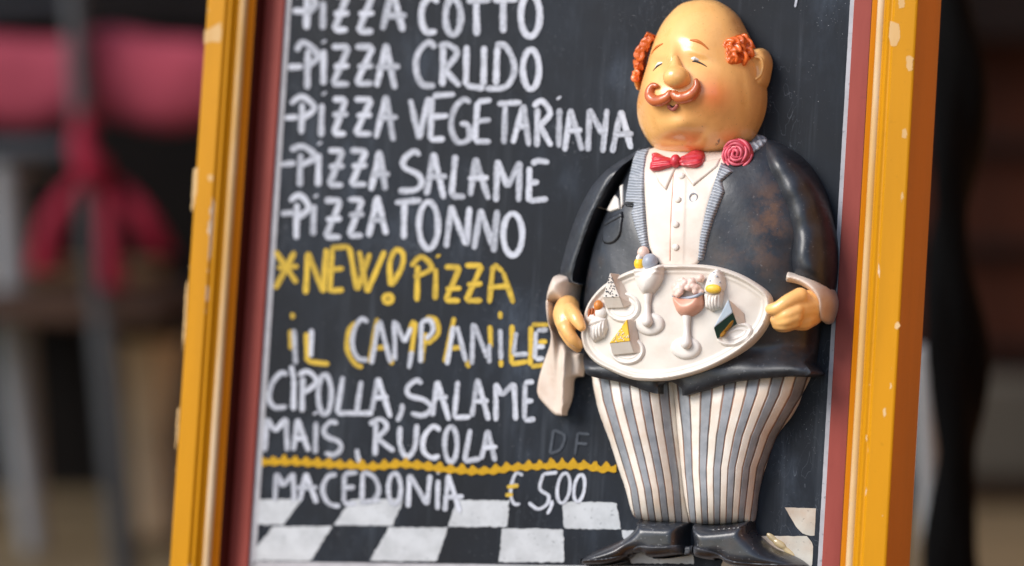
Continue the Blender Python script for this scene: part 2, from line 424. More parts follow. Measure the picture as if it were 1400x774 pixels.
def tube_vf(path, rad, seg=12, flat=1.0, up=None, cap=True):
    """tapered tube with rounded ends along a 3-D path (mm)"""
    p = np.asarray(path, float); n = len(p); rad = np.broadcast_to(np.asarray(rad, float), (n,)).copy()
    if cap:
        t0 = (p[0] - p[1]) / (np.linalg.norm(p[0] - p[1]) + 1e-9); t1 = (p[-1] - p[-2]) / (np.linalg.norm(p[-1] - p[-2]) + 1e-9)
        A = [p[0] + t0 * rad[0] * k for k in (.98, .8, .45)]; B = [p[-1] + t1 * rad[-1] * k for k in (.45, .8, .98)]
        ra = [rad[0] * k for k in (.2, .6, .89)]; rb = [rad[-1] * k for k in (.89, .6, .2)]
        p = np.vstack([A, p, B]); rad = np.concatenate([ra, rad, rb]); n = len(p)
    T = np.gradient(p, axis=0); T /= np.linalg.norm(T, axis=1)[:, None] + 1e-9
    ref = np.array(up if up is not None else (0, 0, 1.0)); V = []
    for i in range(n):
        b = np.cross(T[i], ref)
        if np.linalg.norm(b) < 1e-3: b = np.cross(T[i], (0, 1.0, .1))
        b /= np.linalg.norm(b); nn = np.cross(b, T[i])
        for k in range(seg):
            a = 2 * pi * k / seg; V.append(p[i] + rad[i] * (cos(a) * b + flat * sin(a) * nn))
    Fs = [(i * seg + k, i * seg + (k + 1) % seg, (i + 1) * seg + (k + 1) % seg, (i + 1) * seg + k) for i in range(n - 1) for k in range(seg)]
    Fs += [tuple(range(seg))[::-1], tuple((n - 1) * seg + k for k in range(seg))]
    return V, Fs
def ball_vf(c, r, seg=20, rings=12, rot=None):
    c = np.asarray(c, float); r = np.broadcast_to(np.asarray(r, float), (3,)); V = [];
    R = np.asarray(rot) if rot is not None else np.eye(3)
    for i in range(rings + 1):
        t = pi * i / rings
        for k in range(seg):
            a = 2 * pi * k / seg; V.append(c + R @ (r * (sin(t) * cos(a), sin(t) * sin(a), cos(t))))
    Fs = [(i * seg + k, (i + 1) * seg + k, (i + 1) * seg + (k + 1) % seg, i * seg + (k + 1) % seg) for i in range(rings) for k in range(seg)]
    return V, Fs
def join(*vf):
    V = []; Fs = []
    for v, f in vf:
        n = len(V); V += list(v); Fs += [tuple(i + n for i in q) for q in f]
    return V, Fs
def fuse(o, voxel=.0008, smooth=6, factor=.6):
    m = o.modifiers.new('fuse', 'REMESH'); m.mode = 'VOXEL'; m.voxel_size = voxel; m.use_smooth_shade = True
    s = o.modifiers.new('soften', 'SMOOTH'); s.factor = factor; s.iterations = smooth; return o
def rotz2(a): c, s = cos(a), sin(a); return np.array([[c, -s, 0], [s, c, 0], [0, 0, 1]])
def extrude_profile(name, prof2, v0, v1, mat, parent, nv=2, jit=0.0):
    """closed (u, w) profile swept along v"""
    n = len(prof2); V = []; vs = np.linspace(v0, v1, nv)
    for v in vs:
        for (u, w) in prof2: V.append((u, v, w))
    Fs = [(i * n + k, i * n + (k + 1) % n, (i + 1) * n + (k + 1) % n, (i + 1) * n + k) for i in range(nv - 1) for k in range(n)]
    Fs += [tuple(range(n))[::-1], tuple((nv - 1) * n + k for k in range(n))]
    o = mesh(name, V, Fs, mat, parent, smooth=False)
    bm = bmesh.new(); bm.from_mesh(o.data); bmesh.ops.recalc_face_normals(bm, faces=bm.faces); bm.to_mesh(o.data); bm.free()
    return o
def box_vf(x0, x1, y0, y1, z0, z1):
    V = [(x, y, z) for x in (x0, x1) for y in (y0, y1) for z in (z0, z1)]
    return V, [(0, 1, 3, 2), (4, 6, 7, 5), (0, 4, 5, 1), (2, 3, 7, 6), (0, 2, 6, 4), (1, 5, 7, 3)]

# ================================================================== the menu board
VB, VT = -690.0, 620.0                     # feet and top of the frame along the board (mm)
def mid_u(a, b, w): return .5 * (P(a, 0, w)[0] + P(b, 774, w)[0])
W_RED, W_TOP, W_WALL, W_BACK = 3.0, 33.0, 19.5, -46.0
uLg = mid_u(399, 349.5, .1); uL = mid_u(388, 338.5, W_RED); uRg = mid_u(1160, 1114, .1); uR = mid_u(1166.5, 1124.5, W_RED)
REDW, SLOPE, FLAT = 17.0, 20.5, 17.5
board = thing('menu_board', 'tall chalkboard menu sign in a chipped yellow wooden frame with handwritten pizza list', 'menu board',
              MB @ Matrix.Translation(Vector((0, VB, 0)) * .001))
BO = Matrix.Translation(Vector((0, -VB, 0)) * .001)
def on_board(o): o.matrix_local = BO; return o
VLOW = P(350, 800, 0)[1]                    # underside of the painted panel
panel = on_board(mesh('chalkboard_panel', *box_vf(uL - 8, uR + 8, VLOW - 14, VT - 50, -9, 0), M['slate'], board, smooth=False))

def stile(sign, u0):
    """one upright: flat outer band, groove and rubbed bead stepping down to the inner wall"""
    f = lambda t, w: (u0 + sign * t, w)
    a = REDW; b = REDW + SLOPE; c = b + FLAT
    pr = [f(a, W_BACK), f(a, W_WALL - 2.2), f(a + .8, W_WALL - .8), f(a + 2.0, W_WALL), f(a + 5.6, W_WALL + 3.4), f(a + 6.2, W_WALL + 3.2),
          f(a + 12.6, W_WALL + 6.5), f(a + 13.4, W_WALL + 6.4), f(a + 14.8, W_WALL + 8.6), f(a + 16.6, W_TOP - 2.2), f(a + 18.2, W_TOP - 2.6), f(b - 1.2, W_TOP - 2.4), f(b, W_TOP - .6), f(b + .8, W_TOP),
          f(c - 1.6, W_TOP), f(c - .4, W_TOP - .5), f(c, W_TOP - 1.6)]
    o = on_board(extrude_profile('stile', pr + [f(c, W_BACK)], VB, VT, M['yellow_frame'], board, nv=2))
    for k in ('shaded_frame', 'yellow_worn', 'dark_red_frame'): o.data.materials.append(M[k])
    for p in o.data.polygons:                # outer side and slopes: warm shade put into the yellow; inner wall darker red
        us = [(o.data.vertices[i].co.x * 1000 - u0) * sign for i in p.vertices]
        if min(us) > c - .1: p.material_index = 1
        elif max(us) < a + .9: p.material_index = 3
        elif max(us) < a + 6.3: p.material_index = 1
        elif b - 1.3 < min(us) and max(us) < b + .9: p.material_index = 2
    # rounded cream bead lying in the step
    r = 3.3; cx, cw = a + 9.4, W_WALL + 3.4
    bp = [f(cx + r * 1.05 * cos(t), cw + r * sin(t) * 1.05) for t in np.linspace(-.25, pi + .25, 14)]
    be = extrude_profile('bead', bp, VB + 8, VT, M['bead'], o); be.data.polygons.foreach_set('use_smooth', [True] * len(be.data.polygons))
    sharpen(be, 50)
    im = [f(-.0, -.5), f(-.0, W_RED - .5), f(.5, W_RED), f(REDW + .6, W_RED), f(REDW + .6, -.5)]
    on_board(extrude_profile('inner_moulding', im, VLOW - 6, VT - 60, M['red_frame'], board))
    return c
c = stile(1, uR); stile(-1, uL)
def rail(v0, v1, name='rail'):
    return on_board(bev(mesh(name, *box_vf(uL - REDW + 1, uR + REDW - 1, v0, v1, -24, 30), M['yellow_frame'], board, smooth=False), .002))
rail(VLOW - 70, VLOW - 12); rail(VT - 60, VT - 2)
on_board(mesh('inner_moulding', *box_vf(uL - REDW + 2, uR + REDW - 2, VLOW - 13, VLOW - 5, -1, 2.6), M['red_frame'], board, smooth=False))
p0 = np.array([.5 * (uL + uR), VT - 40, -50.0])            # single prop behind the panel
foot = MB @ Vector((p0[0] * .001, VB * .001, 0)); foot = Vector((foot.x - BN[0] * .34, foot.y - BN[1] * .34, 0.004)); d = np.array(MB.inverted() @ foot) * 1000 - p0
V = [tuple(p0 + d * k + (a, 0, b)) for k in (0, 1) for a, b in ((-22, -9), (22, -9), (22, 9), (-22, 9))]
on_board(mesh('rear_leg', V, [(0, 1, 2, 3), (7, 6, 5, 4), (0, 4, 5, 1), (1, 5, 6, 2), (2, 6, 7, 3), (3, 7, 4, 0)], M['dark_wood'], board, smooth=False))

# ------------------------------------------------------------------ painted floor tiles and border
def flat(name, polys, w, mat, parent, res=6, wob=.5):
    V = []; Fs = []
    for k, pl in enumerate(polys):
        q = resample(np.asarray(pl, float), res); q = q + rng.normal(0, wob * .35, q.shape)
        u, v = P(q[:, 0], q[:, 1], w); n = len(V)
        tri = delaunay_2d_cdt([Vector((a, b)) for a, b in zip(u, v)], [], [list(range(len(q)))], 1, 1e-6)
        V += [(a[0], a[1], w) for a in tri[0]]; Fs += [tuple(n + i for i in f) for f in tri[2]]
    o = mesh(name, V, Fs, mat, parent, smooth=False)
    bm = bmesh.new(); bm.from_mesh(o.data)
    for f in bm.faces:
        if f.normal.z < 0: f.normal_flip()
    bm.to_mesh(o.data); bm.free(); return o
tiles = [[(349, 683), (413, 682.5), (387, 717.5), (347, 717.5)], [(480, 682.5), (552, 683), (536, 719), (456, 718)], [(625, 684), (697, 684.5), (693, 720.5), (612, 720)],
         [(769, 685.5), (843, 687), (849, 724), (771, 723)],
         [(374, 720), (454, 720), (425, 767), (346, 766.5), (348, 750.5)], [(531, 721), (612, 721.5), (597, 767.5), (505.5, 767)],
         [(687, 722.5), (770, 723.5), (771, 769), (681.5, 768.5)], [(850, 725), (940, 728), (950, 771), (862, 770)]]
flat('painted_floor_tile', tiles, .16, M['tile'], panel, res=4, wob=1.5)
flat('painted_floor_tile', [[(1073, 694), (1115.5, 695), (1113.5, 733), (1099, 731), (1088.6, 721)], [(1000, 733), (1104, 733), (1112, 745), (1110, 776), (985, 776)]], .17, M['tile_stained'], panel)
gl = [(399, 0), (374, 387), (349.5, 774)]
uu = lambda x, y: P(x, y, 0)[0]
V0 = P(349, 768, 0)[1]
flat('painted_border', [[(386, -20), (399.5, -20), (349.2, 776), (338, 776)], [(1163.5, -20), (1170, -20), (1126, 785), (1117, 785)], [(345, 767.5), (690, 772), (1116, 777), (1116, 800), (340, 800)]], .22, M['border'], panel, wob=.25)

# ------------------------------------------------------------------ chalk lettering
_wk = [0.3]
def ribbon(path, width):
    """flat hand-drawn stroke (photo pixels), slightly uneven edge, each a hair above the last"""
    p = resample(np.asarray(path, float), 2.2, False); n = len(p)
    T = np.gradient(p, axis=0); T /= np.linalg.norm(T, axis=1)[:, None] + 1e-9
    N = np.stack([-T[:, 1], T[:, 0]], 1)
    k = np.arange(n); ph = rng.uniform(0, 9)
    hw = width * .445 * (1 + .07 * np.sin(k * .35 + ph) + rng.normal(0, .045, n))
    s = np.minimum(k, n - 1 - k) * 2.2 / (width * .5)
    hw = hw * np.where(s < 1, np.sqrt(np.clip(1 - (1 - s) ** 2, .25, 1)), 1)
    a, b = p + N * hw[:, None], p - N * hw[:, None]
    w0 = _wk[0]; _wk[0] += .012
    if _wk[0] > .9: _wk[0] = .3
    V = []
    for i in range(n):
        for q in (a[i], p[i], b[i]):
            w = w0 + i * .00012; u, v = P(q[0], q[1], w); V.append((u, v, w))
    Fs = []
    for i in range(n - 1):
        for j in (0, 1):
            o = i * 3 + j; Fs.append((o, o + 1, o + 4, o + 3))
    Fs2 = []
    for f in Fs:
        A, B, C = (np.array(V[i][:2]) for i in f[:3])
        Fs2.append(f if (B - A)[0] * (C - A)[1] - (B - A)[1] * (C - A)[0] > 0 else f[::-1])
    _meta.append([(i * 1.27, j) for i in range(n) for j in (-1, 0, 1)])
    return V, Fs2
_meta = []
def seg(*pts): return [[pts[i], pts[i + 1]] for i in range(len(pts) - 1)]
def cur(*pts): return [catmull(pts, 8)]
def Oh(x0, x1, y0, y1, sl=0):
    cx, cy, rx, ry = (x0 + x1) / 2, (y0 + y1) / 2, (x1 - x0) / 2 - 4, (y1 - y0) / 2 - 4
    return [[(cx + rx * sin(t) - sl * ry * -cos(t) * -1 * 0 + sl * cos(t) * ry, cy - ry * cos(t)) for t in np.linspace(-.25, 2 * pi + .1, 40)]]
def Zz(x0, x1, y0, y1, yb): 
    a, b = y0 + 5, y1 - 5; m = (x0 + x1) / 2
    return seg((x0 + 4, a), (x1 - 4, a), (x0 + 5, b), (x1 - 4, b)) + seg((m - 9, yb), (m + 12, yb - 1))
def Aa(ap, lf, rf, yb, xl=None, xr=None):
    return seg(lf, ap) + seg(ap, rf) + seg((xl or lf[0] + 4, yb + 1), (xr or rf[0] + 2, yb))
def Pp(st, s0, s1, start, top, right, back):
    return seg((st, s0), (st - 1, s1)) + cur(start, top, right, back)
def Rr(st, s0, s1, start, top, right, back, leg):
    return Pp(st, s0, s1, start, top, right, back) + seg(back, leg)
def Ii(x, y0, y1, dot): return seg((x, y0), (x - 1, y1)) + [[(dot[0] - 1, dot[1] - 1.5), (dot[0] + 1, dot[1] + 1.5)]]
def Nn(*p): return seg(*p)
def write(strokes, width, mat='chalk', label=None):
    _meta.clear()
    o = mesh('chalk_lettering', *join(*[ribbon(s, width) for s in strokes]), M[mat], panel, smooth=False, recalc=False)
    for key, vals in (('along', [a for m in _meta for a, _ in m]), ('across', [b for m in _meta for _, b in m]), ('press', [p for m in _meta for p in [rng.uniform(.25, 1)] for _ in m])):
        at_ = o.data.attributes.new(key, 'FLOAT', 'POINT'); at_.data.foreach_set('value', vals)
    if label: o['label'] = label
    return o
L = []
L += seg((400, 15), (417, 15)) + Pp(420, -12, 40, (404, -4), (418, -14), (431, 5), (418, 20)) + Ii(442, 2, 40, (443, -9))
L += Zz(452, 479, -12, 46, 19) + Zz(485, 514, -12, 48, 19) + Aa((536, -16), (523, 41), (551, 43), 21, 524, 556)
L += cur((599, 4), (590, -4), (579, 6), (576, 26), (583, 43), (597, 43)) + Oh(605, 634, -6, 52) + seg((651, 2), (652, 49)) + seg((638, 1), (671, 0)) + seg((688, 0), (688, 45)) + seg((674, 0), (708, -1)) + Oh(708, 742, -12, 54)
write(L, 10.5)
L = seg((394, 92), (414, 91)) + Pp(421, 68, 122, (405, 70), (415, 58), (435, 76), (419, 92)) + Ii(443, 68, 116, (443, 57))
L += Zz(450, 481, 59, 120, 91) + Zz(482, 514, 59, 119, 91) + Aa((528, 60), (515, 119), (540, 122), 91, 514, 547)
L += cur((595, 66), (586, 58), (572, 72), (569, 95), (577, 115), (595, 117)) + Rr(606, 63, 118, (600, 64), (612, 61), (625, 73), (608, 96), (629, 118))
L += seg((638, 62), (637, 117), (662, 121)) + seg((662, 63), (661, 117)) + seg((680, 64), (678, 116)) + cur((677, 61), (692, 64), (703, 88), (700, 108), (688, 120), (663, 121)) + Oh(711, 741, 64, 126)
write(L, 10)
L = seg((389, 161), (407, 160)) + Pp(413, 141, 183, (397, 142), (413, 132), (430, 148), (411, 163)) + Ii(440, 142, 187, (443, 128))
L += Zz(451, 477, 131, 188, 157) + Zz(481, 512, 131, 188, 158) + Aa((528, 131), (514, 189), (538, 193), 160, 517, 544)
L += seg((561, 136), (573, 190), (586, 133)) + seg((591, 133), (588, 191)) + seg((592, 131), (622, 129)) + seg((590, 160), (613, 158)) + seg((588, 191), (608, 190))
L += cur((643, 141), (634, 136), (621, 150), (617, 175), (626, 194), (641, 190), (641, 170)) + seg((641, 170), (629, 169))
L += seg((653, 139), (649, 193)) + seg((653, 139), (672, 137)) + seg((651, 166), (671, 164)) + seg((649, 193), (671, 194))
L += seg((691, 142), (689, 197)) + seg((680, 142), (713, 140)) + Aa((716, 143), (701, 196), (723, 200), 172, 708, 723)
L += Rr(735, 148, 201, (729, 146), (741, 138), (752, 155), (738, 172), (754, 200)) + Ii(765, 148, 202, (764, 134)) + Aa((780, 149), (772, 207), (796, 206), 178, 775, 796)
L += Nn((804, 207), (806, 149), (824, 184)) + seg((830, 149), (824, 209)) + Aa((849, 151), (837, 209), (863, 204), 183, 838, 866)
write(L, 9.4)
L = seg((384, 225), (404, 223)) + Pp(411, 210, 255, (397, 205), (414, 200), (431, 214), (411, 227)) + Ii(436, 210, 255, (437, 196))
L += Zz(445, 473, 201, 258, 228) + Zz(475, 505, 201, 257, 227) + Aa((519, 206), (507, 261), (527, 260), 238, 507, 533)
L += cur((574, 213), (566, 207), (553, 217), (553, 229), (572, 239), (576, 252), (566, 260), (545, 261))
L += Aa((593, 209), (583, 267), (607, 272), 241, 583, 611) + seg((623, 212), (617, 268), (636, 269)) + Aa((650, 216), (643, 268), (668, 273), 243, 640, 668)
L += seg((678, 276), (680, 219), (694, 256), (711, 221), (709, 276)) + seg((724, 228), (723, 276)) + cur((727, 225), (735, 220), (751, 222)) + seg((724, 250), (737, 249)) + seg((723, 275), (749, 272))
write(L, 9.6)
L = seg((384, 292), (402, 291)) + Pp(406, 278, 327, (396, 275), (410, 267), (422, 284), (407, 298)) + Ii(429, 280, 322, (432, 268))
L += Zz(440, 470, 269, 329, 300) + Zz(472, 500, 268, 327, 294) + Aa((516, 268), (504, 324), (528, 321), 300, 506, 527)
L += seg((553, 278), (552, 327)) + seg((540, 277), (576, 274)) + Oh(569, 603, 272, 344) + Nn((610, 339), (617, 281), (637, 335), (642, 283)) + seg((642, 283), (638, 336))
L += Nn((648, 341), (657, 286), (674, 338), (680, 287)) + seg((680, 287), (675, 345)) + Oh(684, 718, 288, 353)
write(L, 9.6)
L = seg((376, 343), (406, 387)) + seg((403, 344), (376, 395)) + seg((379, 366), (408, 364)) + Nn((418, 402), (421, 345), (442, 400), (446, 340))
L += seg((454, 340), (451, 400)) + seg((452, 339), (478, 337)) + seg((452, 369), (470, 367)) + seg((451, 398), (470, 396)) + seg((478, 338), (488, 397), (506, 346)) + seg((491, 343), (502, 400), (526, 343))
L += cur((534, 391), (533, 360), (541, 342), (551, 347), (549, 366), (535, 391)) + Oh(521, 540, 399, 418)
L += Pp(571, 363, 412, (562, 364), (576, 351), (590, 367), (566, 379)) + Ii(596, 367, 410, (599, 350)) + Zz(604, 633, 360, 416, 395) + Zz(632, 663, 358, 416, 389) + seg((669, 415), (674, 363)) + seg((675, 361), (688, 372), (702, 415)) + seg((667, 393), (697, 391))
write(L, 8.6, 'chalk_yellow', 'yellow chalk words NEW! PIZZA with an asterisk')
L = seg((402, 450), (404, 498)) + seg((426, 450), (425, 488)) + cur((503, 441), (494, 436), (484, 452), (482, 474), (490, 490), (503, 492)) + seg((519, 438), (534, 496)) + seg((517, 442), (508, 498))
L += seg((539, 438), (540, 493)) + seg((541, 440), (553, 468), (562, 448)) + seg((563, 480), (559, 504)) + seg((576, 440), (575, 496)) + cur((576, 440), (588, 438), (592, 452), (582, 464))
L += seg((625, 446), (637, 495)) + seg((620, 446), (611, 499)) + seg((647, 442), (645, 499)) + seg((648, 443), (667, 490)) + seg((669, 470), (669, 497)) + seg((684, 450), (685, 492)) + seg((706, 454), (702, 485), (722, 484)) + seg((733, 453), (731, 491)) + seg((734, 452), (749, 451)) + seg((733, 474), (745, 474)) + seg((732, 491), (744, 490))
WHT = L
L = seg((397, 451), (398, 478)) + [[(400, 428), (400, 436)]] + seg((419, 455), (420, 494), (450, 498)) + cur((490, 440), (477, 452), (475, 478), (485, 497), (496, 502)) + seg((516, 435), (505, 496)) + seg((512, 476), (527, 475)) + seg((533, 486), (536, 499))
L += seg((566, 438), (560, 452)) + seg((568, 440), (562, 488)) + seg((582, 455), (576, 496)) + cur((582, 434), (596, 438), (599, 456), (584, 470)) + seg((621, 434), (608, 496)) + seg((616, 476), (632, 475)) + seg((638, 492), (641, 503))
L += seg((670, 445), (671, 476)) + seg((685, 492), (685, 502)) + [[(684, 426), (684, 436)]] + seg((700, 444), (699, 498), (723, 494)) + seg((726, 446), (725, 500)) + seg((727, 444), (750, 444)) + seg((736, 468), (748, 467)) + seg((726, 501), (747, 499))
_wk[0] = .30
for ls in (L[:4], L[4:]): write(ls, 8.0, 'chalk_yellow', 'yellow chalk edging beside the white lettering')
for ls in (WHT[:2], WHT[2:]): write(ls, 7.6, 'chalk', 'white chalk lettering with yellow edging')
L = cur((393, 513), (385, 510), (372, 524), (368, 545), (376, 557), (392, 556)) + seg((398, 500), (402, 519), (401, 561)) + Pp(414, 516, 563, (408, 513), (421, 508), (433, 522), (415, 537)) + Oh(431, 457, 508, 571)
L += seg((469, 515), (461, 565), (510, 565)) + seg((494, 521), (487, 568)) + Aa((517, 517), (508, 563), (534, 571), 543, 512, 531) + cur((550, 552), (549, 563), (543, 576))
L += cur((577, 525), (569, 520), (557, 530), (560, 541), (580, 547), (590, 558), (578, 568), (562, 565)) + Aa((598, 521), (591, 569), (614, 575), 543, 592, 612) + seg((626, 521), (621, 571), (643, 570)) + Aa((653, 518), (645, 570), (668, 575), 548, 650, 668)
L += seg((678, 576), (678, 524), (686, 541), (703, 524), (705, 575)) + seg((718, 524), (717, 574)) + seg((717, 523), (730, 522)) + seg((717, 549), (729, 548)) + seg((717, 575), (732, 573))
write(L, 8.2)
L = seg((362, 617), (365, 572), (376, 590), (391, 572), (393, 617)) + Aa((407, 573), (401, 616), (422, 617), 599, 404, 420) + Ii(432, 577, 620, (431, 565)) + cur((462, 579), (452, 577), (443, 587), (447, 597), (463, 604), (466, 614), (456, 622), (444, 619)) + cur((488, 614), (489, 624), (492, 633))
L += Rr(514, 578, 623, (505, 580), (520, 573), (529, 584), (515, 599), (539, 617)) + cur((547, 583), (547, 608), (556, 625), (567, 612), (570, 580)) + cur((602, 589), (592, 583), (580, 597), (579, 616), (590, 626), (601, 623)) + Oh(604, 629, 579, 636)
L += seg((643, 587), (635, 631), (657, 627)) + Aa((667, 588), (658, 628), (677, 631), 611, 660, 680)
write(L, 8.2)
L = seg((376, 685), (378, 647), (387, 665), (401, 647), (402, 686)) + Aa((418, 647), (410, 685), (433, 688), 666, 406, 434) + cur((460, 649), (448, 652), (441, 670), (449, 688), (465, 692)) + seg((471, 648), (470, 687)) + seg((471, 648), (489, 646)) + seg((472, 667), (485, 666)) + seg((470, 688), (487, 689))
L += seg((496, 646), (495, 684)) + cur((496, 645), (511, 652), (518, 670), (509, 685), (492, 688)) + seg((497, 686), (520, 684)) + Oh(527, 552, 643, 694) + Nn((558, 694), (560, 649), (584, 690), (588, 649)) + Ii(599, 656, 697, (600, 646)) + Aa((613, 649), (608, 699), (629, 701), 679, 606, 634)
write(L, 7.8)
L = cur((715, 650), (706, 647), (700, 660), (698, 676), (703, 689), (711, 689)) + seg((697, 664), (708, 663)) 
L += seg((762, 646), (743, 648)) + cur((743, 648), (738, 668), (750, 678), (747, 690), (735, 696), (723, 687)) + cur((755, 684), (753, 694), (748, 703)) + Oh(758, 783, 643, 692, .12) + Oh(781, 803, 645, 690, .14)
write(L, 5.6, 'chalk', 'chalked price of five euro')
write(seg((693, 666), (709, 664)) + seg((691, 677), (701, 676)), 6.5, 'chalk_yellow', 'yellow bars of the euro sign')
# zigzag divider
zx = np.array([358, 402, 440, 479, 507, 532, 551, 579, 598, 620, 643, 679, 698, 753, 803, 820, 843]); zy = np.array([631, 631, 634, 636, 638, 636, 634, 637, 640, 642, 644, 643, 639, 636, 637, 641, 640])
xs = np.arange(358, 844, 1.9); amp = np.interp(xs, np.arange(350, 860, 15), rng.uniform(.55, 1.15, 34)); up = np.interp(xs, zx, zy) - 2.5 - 9.5 * amp * np.clip(np.abs(((xs + rng.normal(0, .8, len(xs)) - 358) / 15.2 % 1) - .5) * 2 - .15, 0, 1); dn = np.interp(xs, zx, zy) + 5 + 1.2 * np.sin(xs * .42 + 1)
flat('painted_divider', [np.vstack([np.stack([xs, up], 1), np.stack([xs, dn], 1)[::-1]])], .95, M['chalk_line'], panel, res=2.0, wob=.2)
# remains of older writing
write(seg((1090, -8), (1087, 10)), 4, 'chalk')
write(seg((757, 588), (752, 620)) + cur((757, 588), (772, 596), (766, 614), (752, 620)) + seg((790, 592), (786, 622)) + seg((790, 592), (806, 594)) + seg((788, 606), (803, 607)), 4.5, 'chalk_faint', 'faint remains of wiped chalk letters')

# places where the yellow paint is knocked off to the primer
worn = [[(279.5, 42), (290, 38), (302, 30), (303, 44), (301, 58), (289, 57), (279, 60)], [(284, 241), (289, 238), (292, 243), (289, 249), (284, 247)], [(264.5, 232), (271, 228), (269, 262), (263, 290), (261.5, 286)], [(253.5, 396), (257, 380), (253, 460), (249, 480)],
        [(1239, 78), (1244, 75), (1248.5, 80), (1247.5, 96), (1242, 98), (1239, 90)], [(1233, 178), (1238, 175), (1240.5, 182), (1239, 190), (1233, 188)], [(1231.5, 266), (1234, 262), (1236, 270), (1232, 274)], [(1224, 442), (1227, 439), (1231, 445), (1227, 451), (1223, 448)],
        [(1217, 28), (1229, 33), (1231, 50), (1226, 63), (1218, 64), (1215, 50)], [(1228, 0), (1236, -8), (1237, 10), (1229, 12)], [(1207, 560), (1210, 557), (1212, 566), (1208, 572)], [(242.5, 560), (245, 556), (243, 600), (239.5, 616)]]
for k, pl in enumerate(worn):
    o = flat('worn_patch', [pl], W_TOP + .12, M['primer'], board, res=2.5, wob=.9); on_board(o)
rg = np.random.default_rng(21)
for k in range(11):                                   # knocks along the outer corner of the right upright and on the left one
    y = rg.uniform(5, 765); r = rg.uniform(.5, 1.0) * (2.2 if k % 4 == 0 else 1); left = k > 6
    x0 = (283 - y * .0682 + rg.uniform(0, 3)) if left else ((1249.3 if k % 3 else 1221.5) - y * .0588 + rg.normal(-.8, .5))
    pl = [(x0 + r * rg.uniform(.4, 1.1) * cos(a), y + r * rg.uniform(.8, 3.2) * sin(a)) for a in np.linspace(0, 2 * pi, 9, endpoint=False)]
    on_board(flat('worn_patch', [pl], W_TOP + .1, M['primer'], board, res=1.2, wob=.3))

# ================================================================== the waiter figurine
FB = np.array([*P(945, 770, 0), 0.0])
fig = thing('waiter_figurine', 'bald painted resin waiter figurine with ginger moustache, bow tie and tray of desserts', 'figurine',
            MB @ Matrix.Translation(Vector(FB) * .001))
FO = Matrix.Translation(Vector(-FB) * .001)
def on_fig(o): o.matrix_local = FO; return o

# ------------------------------------------------------------------ trousers
def leg_shape(x, y, d, D): return 6 + 27 * D + 4 * ss(y, 640, 520)
tl = [(808, 498), (860, 496), (934, 496), (937, 545), (940, 590), (944, 650), (946, 700), (941, 716), (905, 714), (877, 711), (861, 702), (852, 668), (841, 636), (831, 604), (820, 575), (812, 548)]
tr = [(914, 496), (1010, 494), (1104, 500), (1096, 540), (1084, 566), (1062, 596), (1046, 640), (1037, 676), (1032, 712), (1015, 714), (986, 717), (944, 715), (936, 700), (929, 650), (923, 590), (919, 545)]
def stripe_fn(L, R, n, off):
    ly, lx = np.array(L).T[::-1]; ry, rx = np.array(R).T[::-1]
    return lambda x, y, V: off + n * (x - np.interp(y, ly, lx)) / (np.interp(y, ry, rx) - np.interp(y, ly, lx))
legL = stripe_fn([(804, 505), (812, 548), (831, 604), (852, 668), (861, 716)], [(926, 505), (928, 545), (931, 590), (938, 650), (942, 716)], 9, 0.0)
legR = stripe_fn([(924, 505), (928, 545), (933, 590), (937, 650), (944, 716)], [(1108, 505), (1096, 540), (1062, 596), (1045, 640), (1033, 716)], 11, 1.0)
trousers = None
for pts, fn in ((tl, legL), (tr, legR)):
    on_fig(relief('trouser_leg', fig, M['trousers'], pts, leg_shape, step=.95, smooth=10, bulge=7, attrs={'stripe': fn}, opx=2, dome=(24, 250)))

# ------------------------------------------------------------------ jacket body and sleeves
tor = [(871, 205), (920, 200), (990, 205), (1046, 190), (1085, 208), (1110, 240), (1126, 300), (1130, 380), (1124, 440), (1116, 490), (1108, 512), (1062, 515), (1004, 522), (966, 533), (933, 541),
       (928, 530), (916, 522), (905, 524), (902, 538), (880, 534), (849, 523), (806, 514), (795, 500), (793, 440), (796, 395), (803, 355), (812, 322), (828, 283), (848, 245)]
def tor_shape(x, y, d, D):
    dome = 8 + 34 * D
    dome = dome + 5 * bump2(x, y, 935, 420, 110, 120)
    hem = 42 + 3 * prof(d, 5)
    h = np.where(y > 470, np.maximum(dome, hem * ss(y, 470, 505) + dome * (1 - ss(y, 470, 505))), dome)
    return h + .5 * np.sin(x * .045 + y * .03) * ss(d, 0, 12) + .35 * np.sin(x * .11 - y * .06 + 1) * ss(d, 0, 12)
rub = lambda x, y, V: np.clip(1.1 * bump2(x, y, 1052, 300, 26, 50) + .5 * bump2(x, y, 1010, 360, 40, 30) + .35 * bump2(x, y, 1080, 470, 40, 20), 0, 1)
jacket = on_fig(relief('jacket', fig, M['jacket'], tor, tor_shape, attrs={'rub': rub}, step=1.2, smooth=14, bulge=6, opx=2.0, dome=(42, 700), rf=lambda x, y: .9 - .7 * ss(y, 495, 512)))
armL = [(876, 203), (858, 212), (838, 224), (818, 240), (801, 262), (788, 287), (777, 315), (769, 342), (762, 372), (764, 384), (780, 386), (796, 388), (800, 372), (806, 350), (816, 322), (830, 286), (848, 250), (862, 228), (874, 214)]
armR = [(1044, 190), (1066, 197), (1090, 210), (1110, 230), (1126, 256), (1137, 285), (1143, 315), (1146, 345), (1145, 375), (1140, 398), (1120, 398), (1095, 388), (1081, 378), (1081, 350), (1079, 318), (1070, 286), (1058, 258), (1047, 232), (1040, 208)]
def arm_shape(H, R, w0=9, wrist=0):
    return lambda x, y, d, D: w0 + H * D + wrist * ss(y, 300, 375) + .5 * np.sin(x * .09 + y * .14) * ss(d, 0, 5)
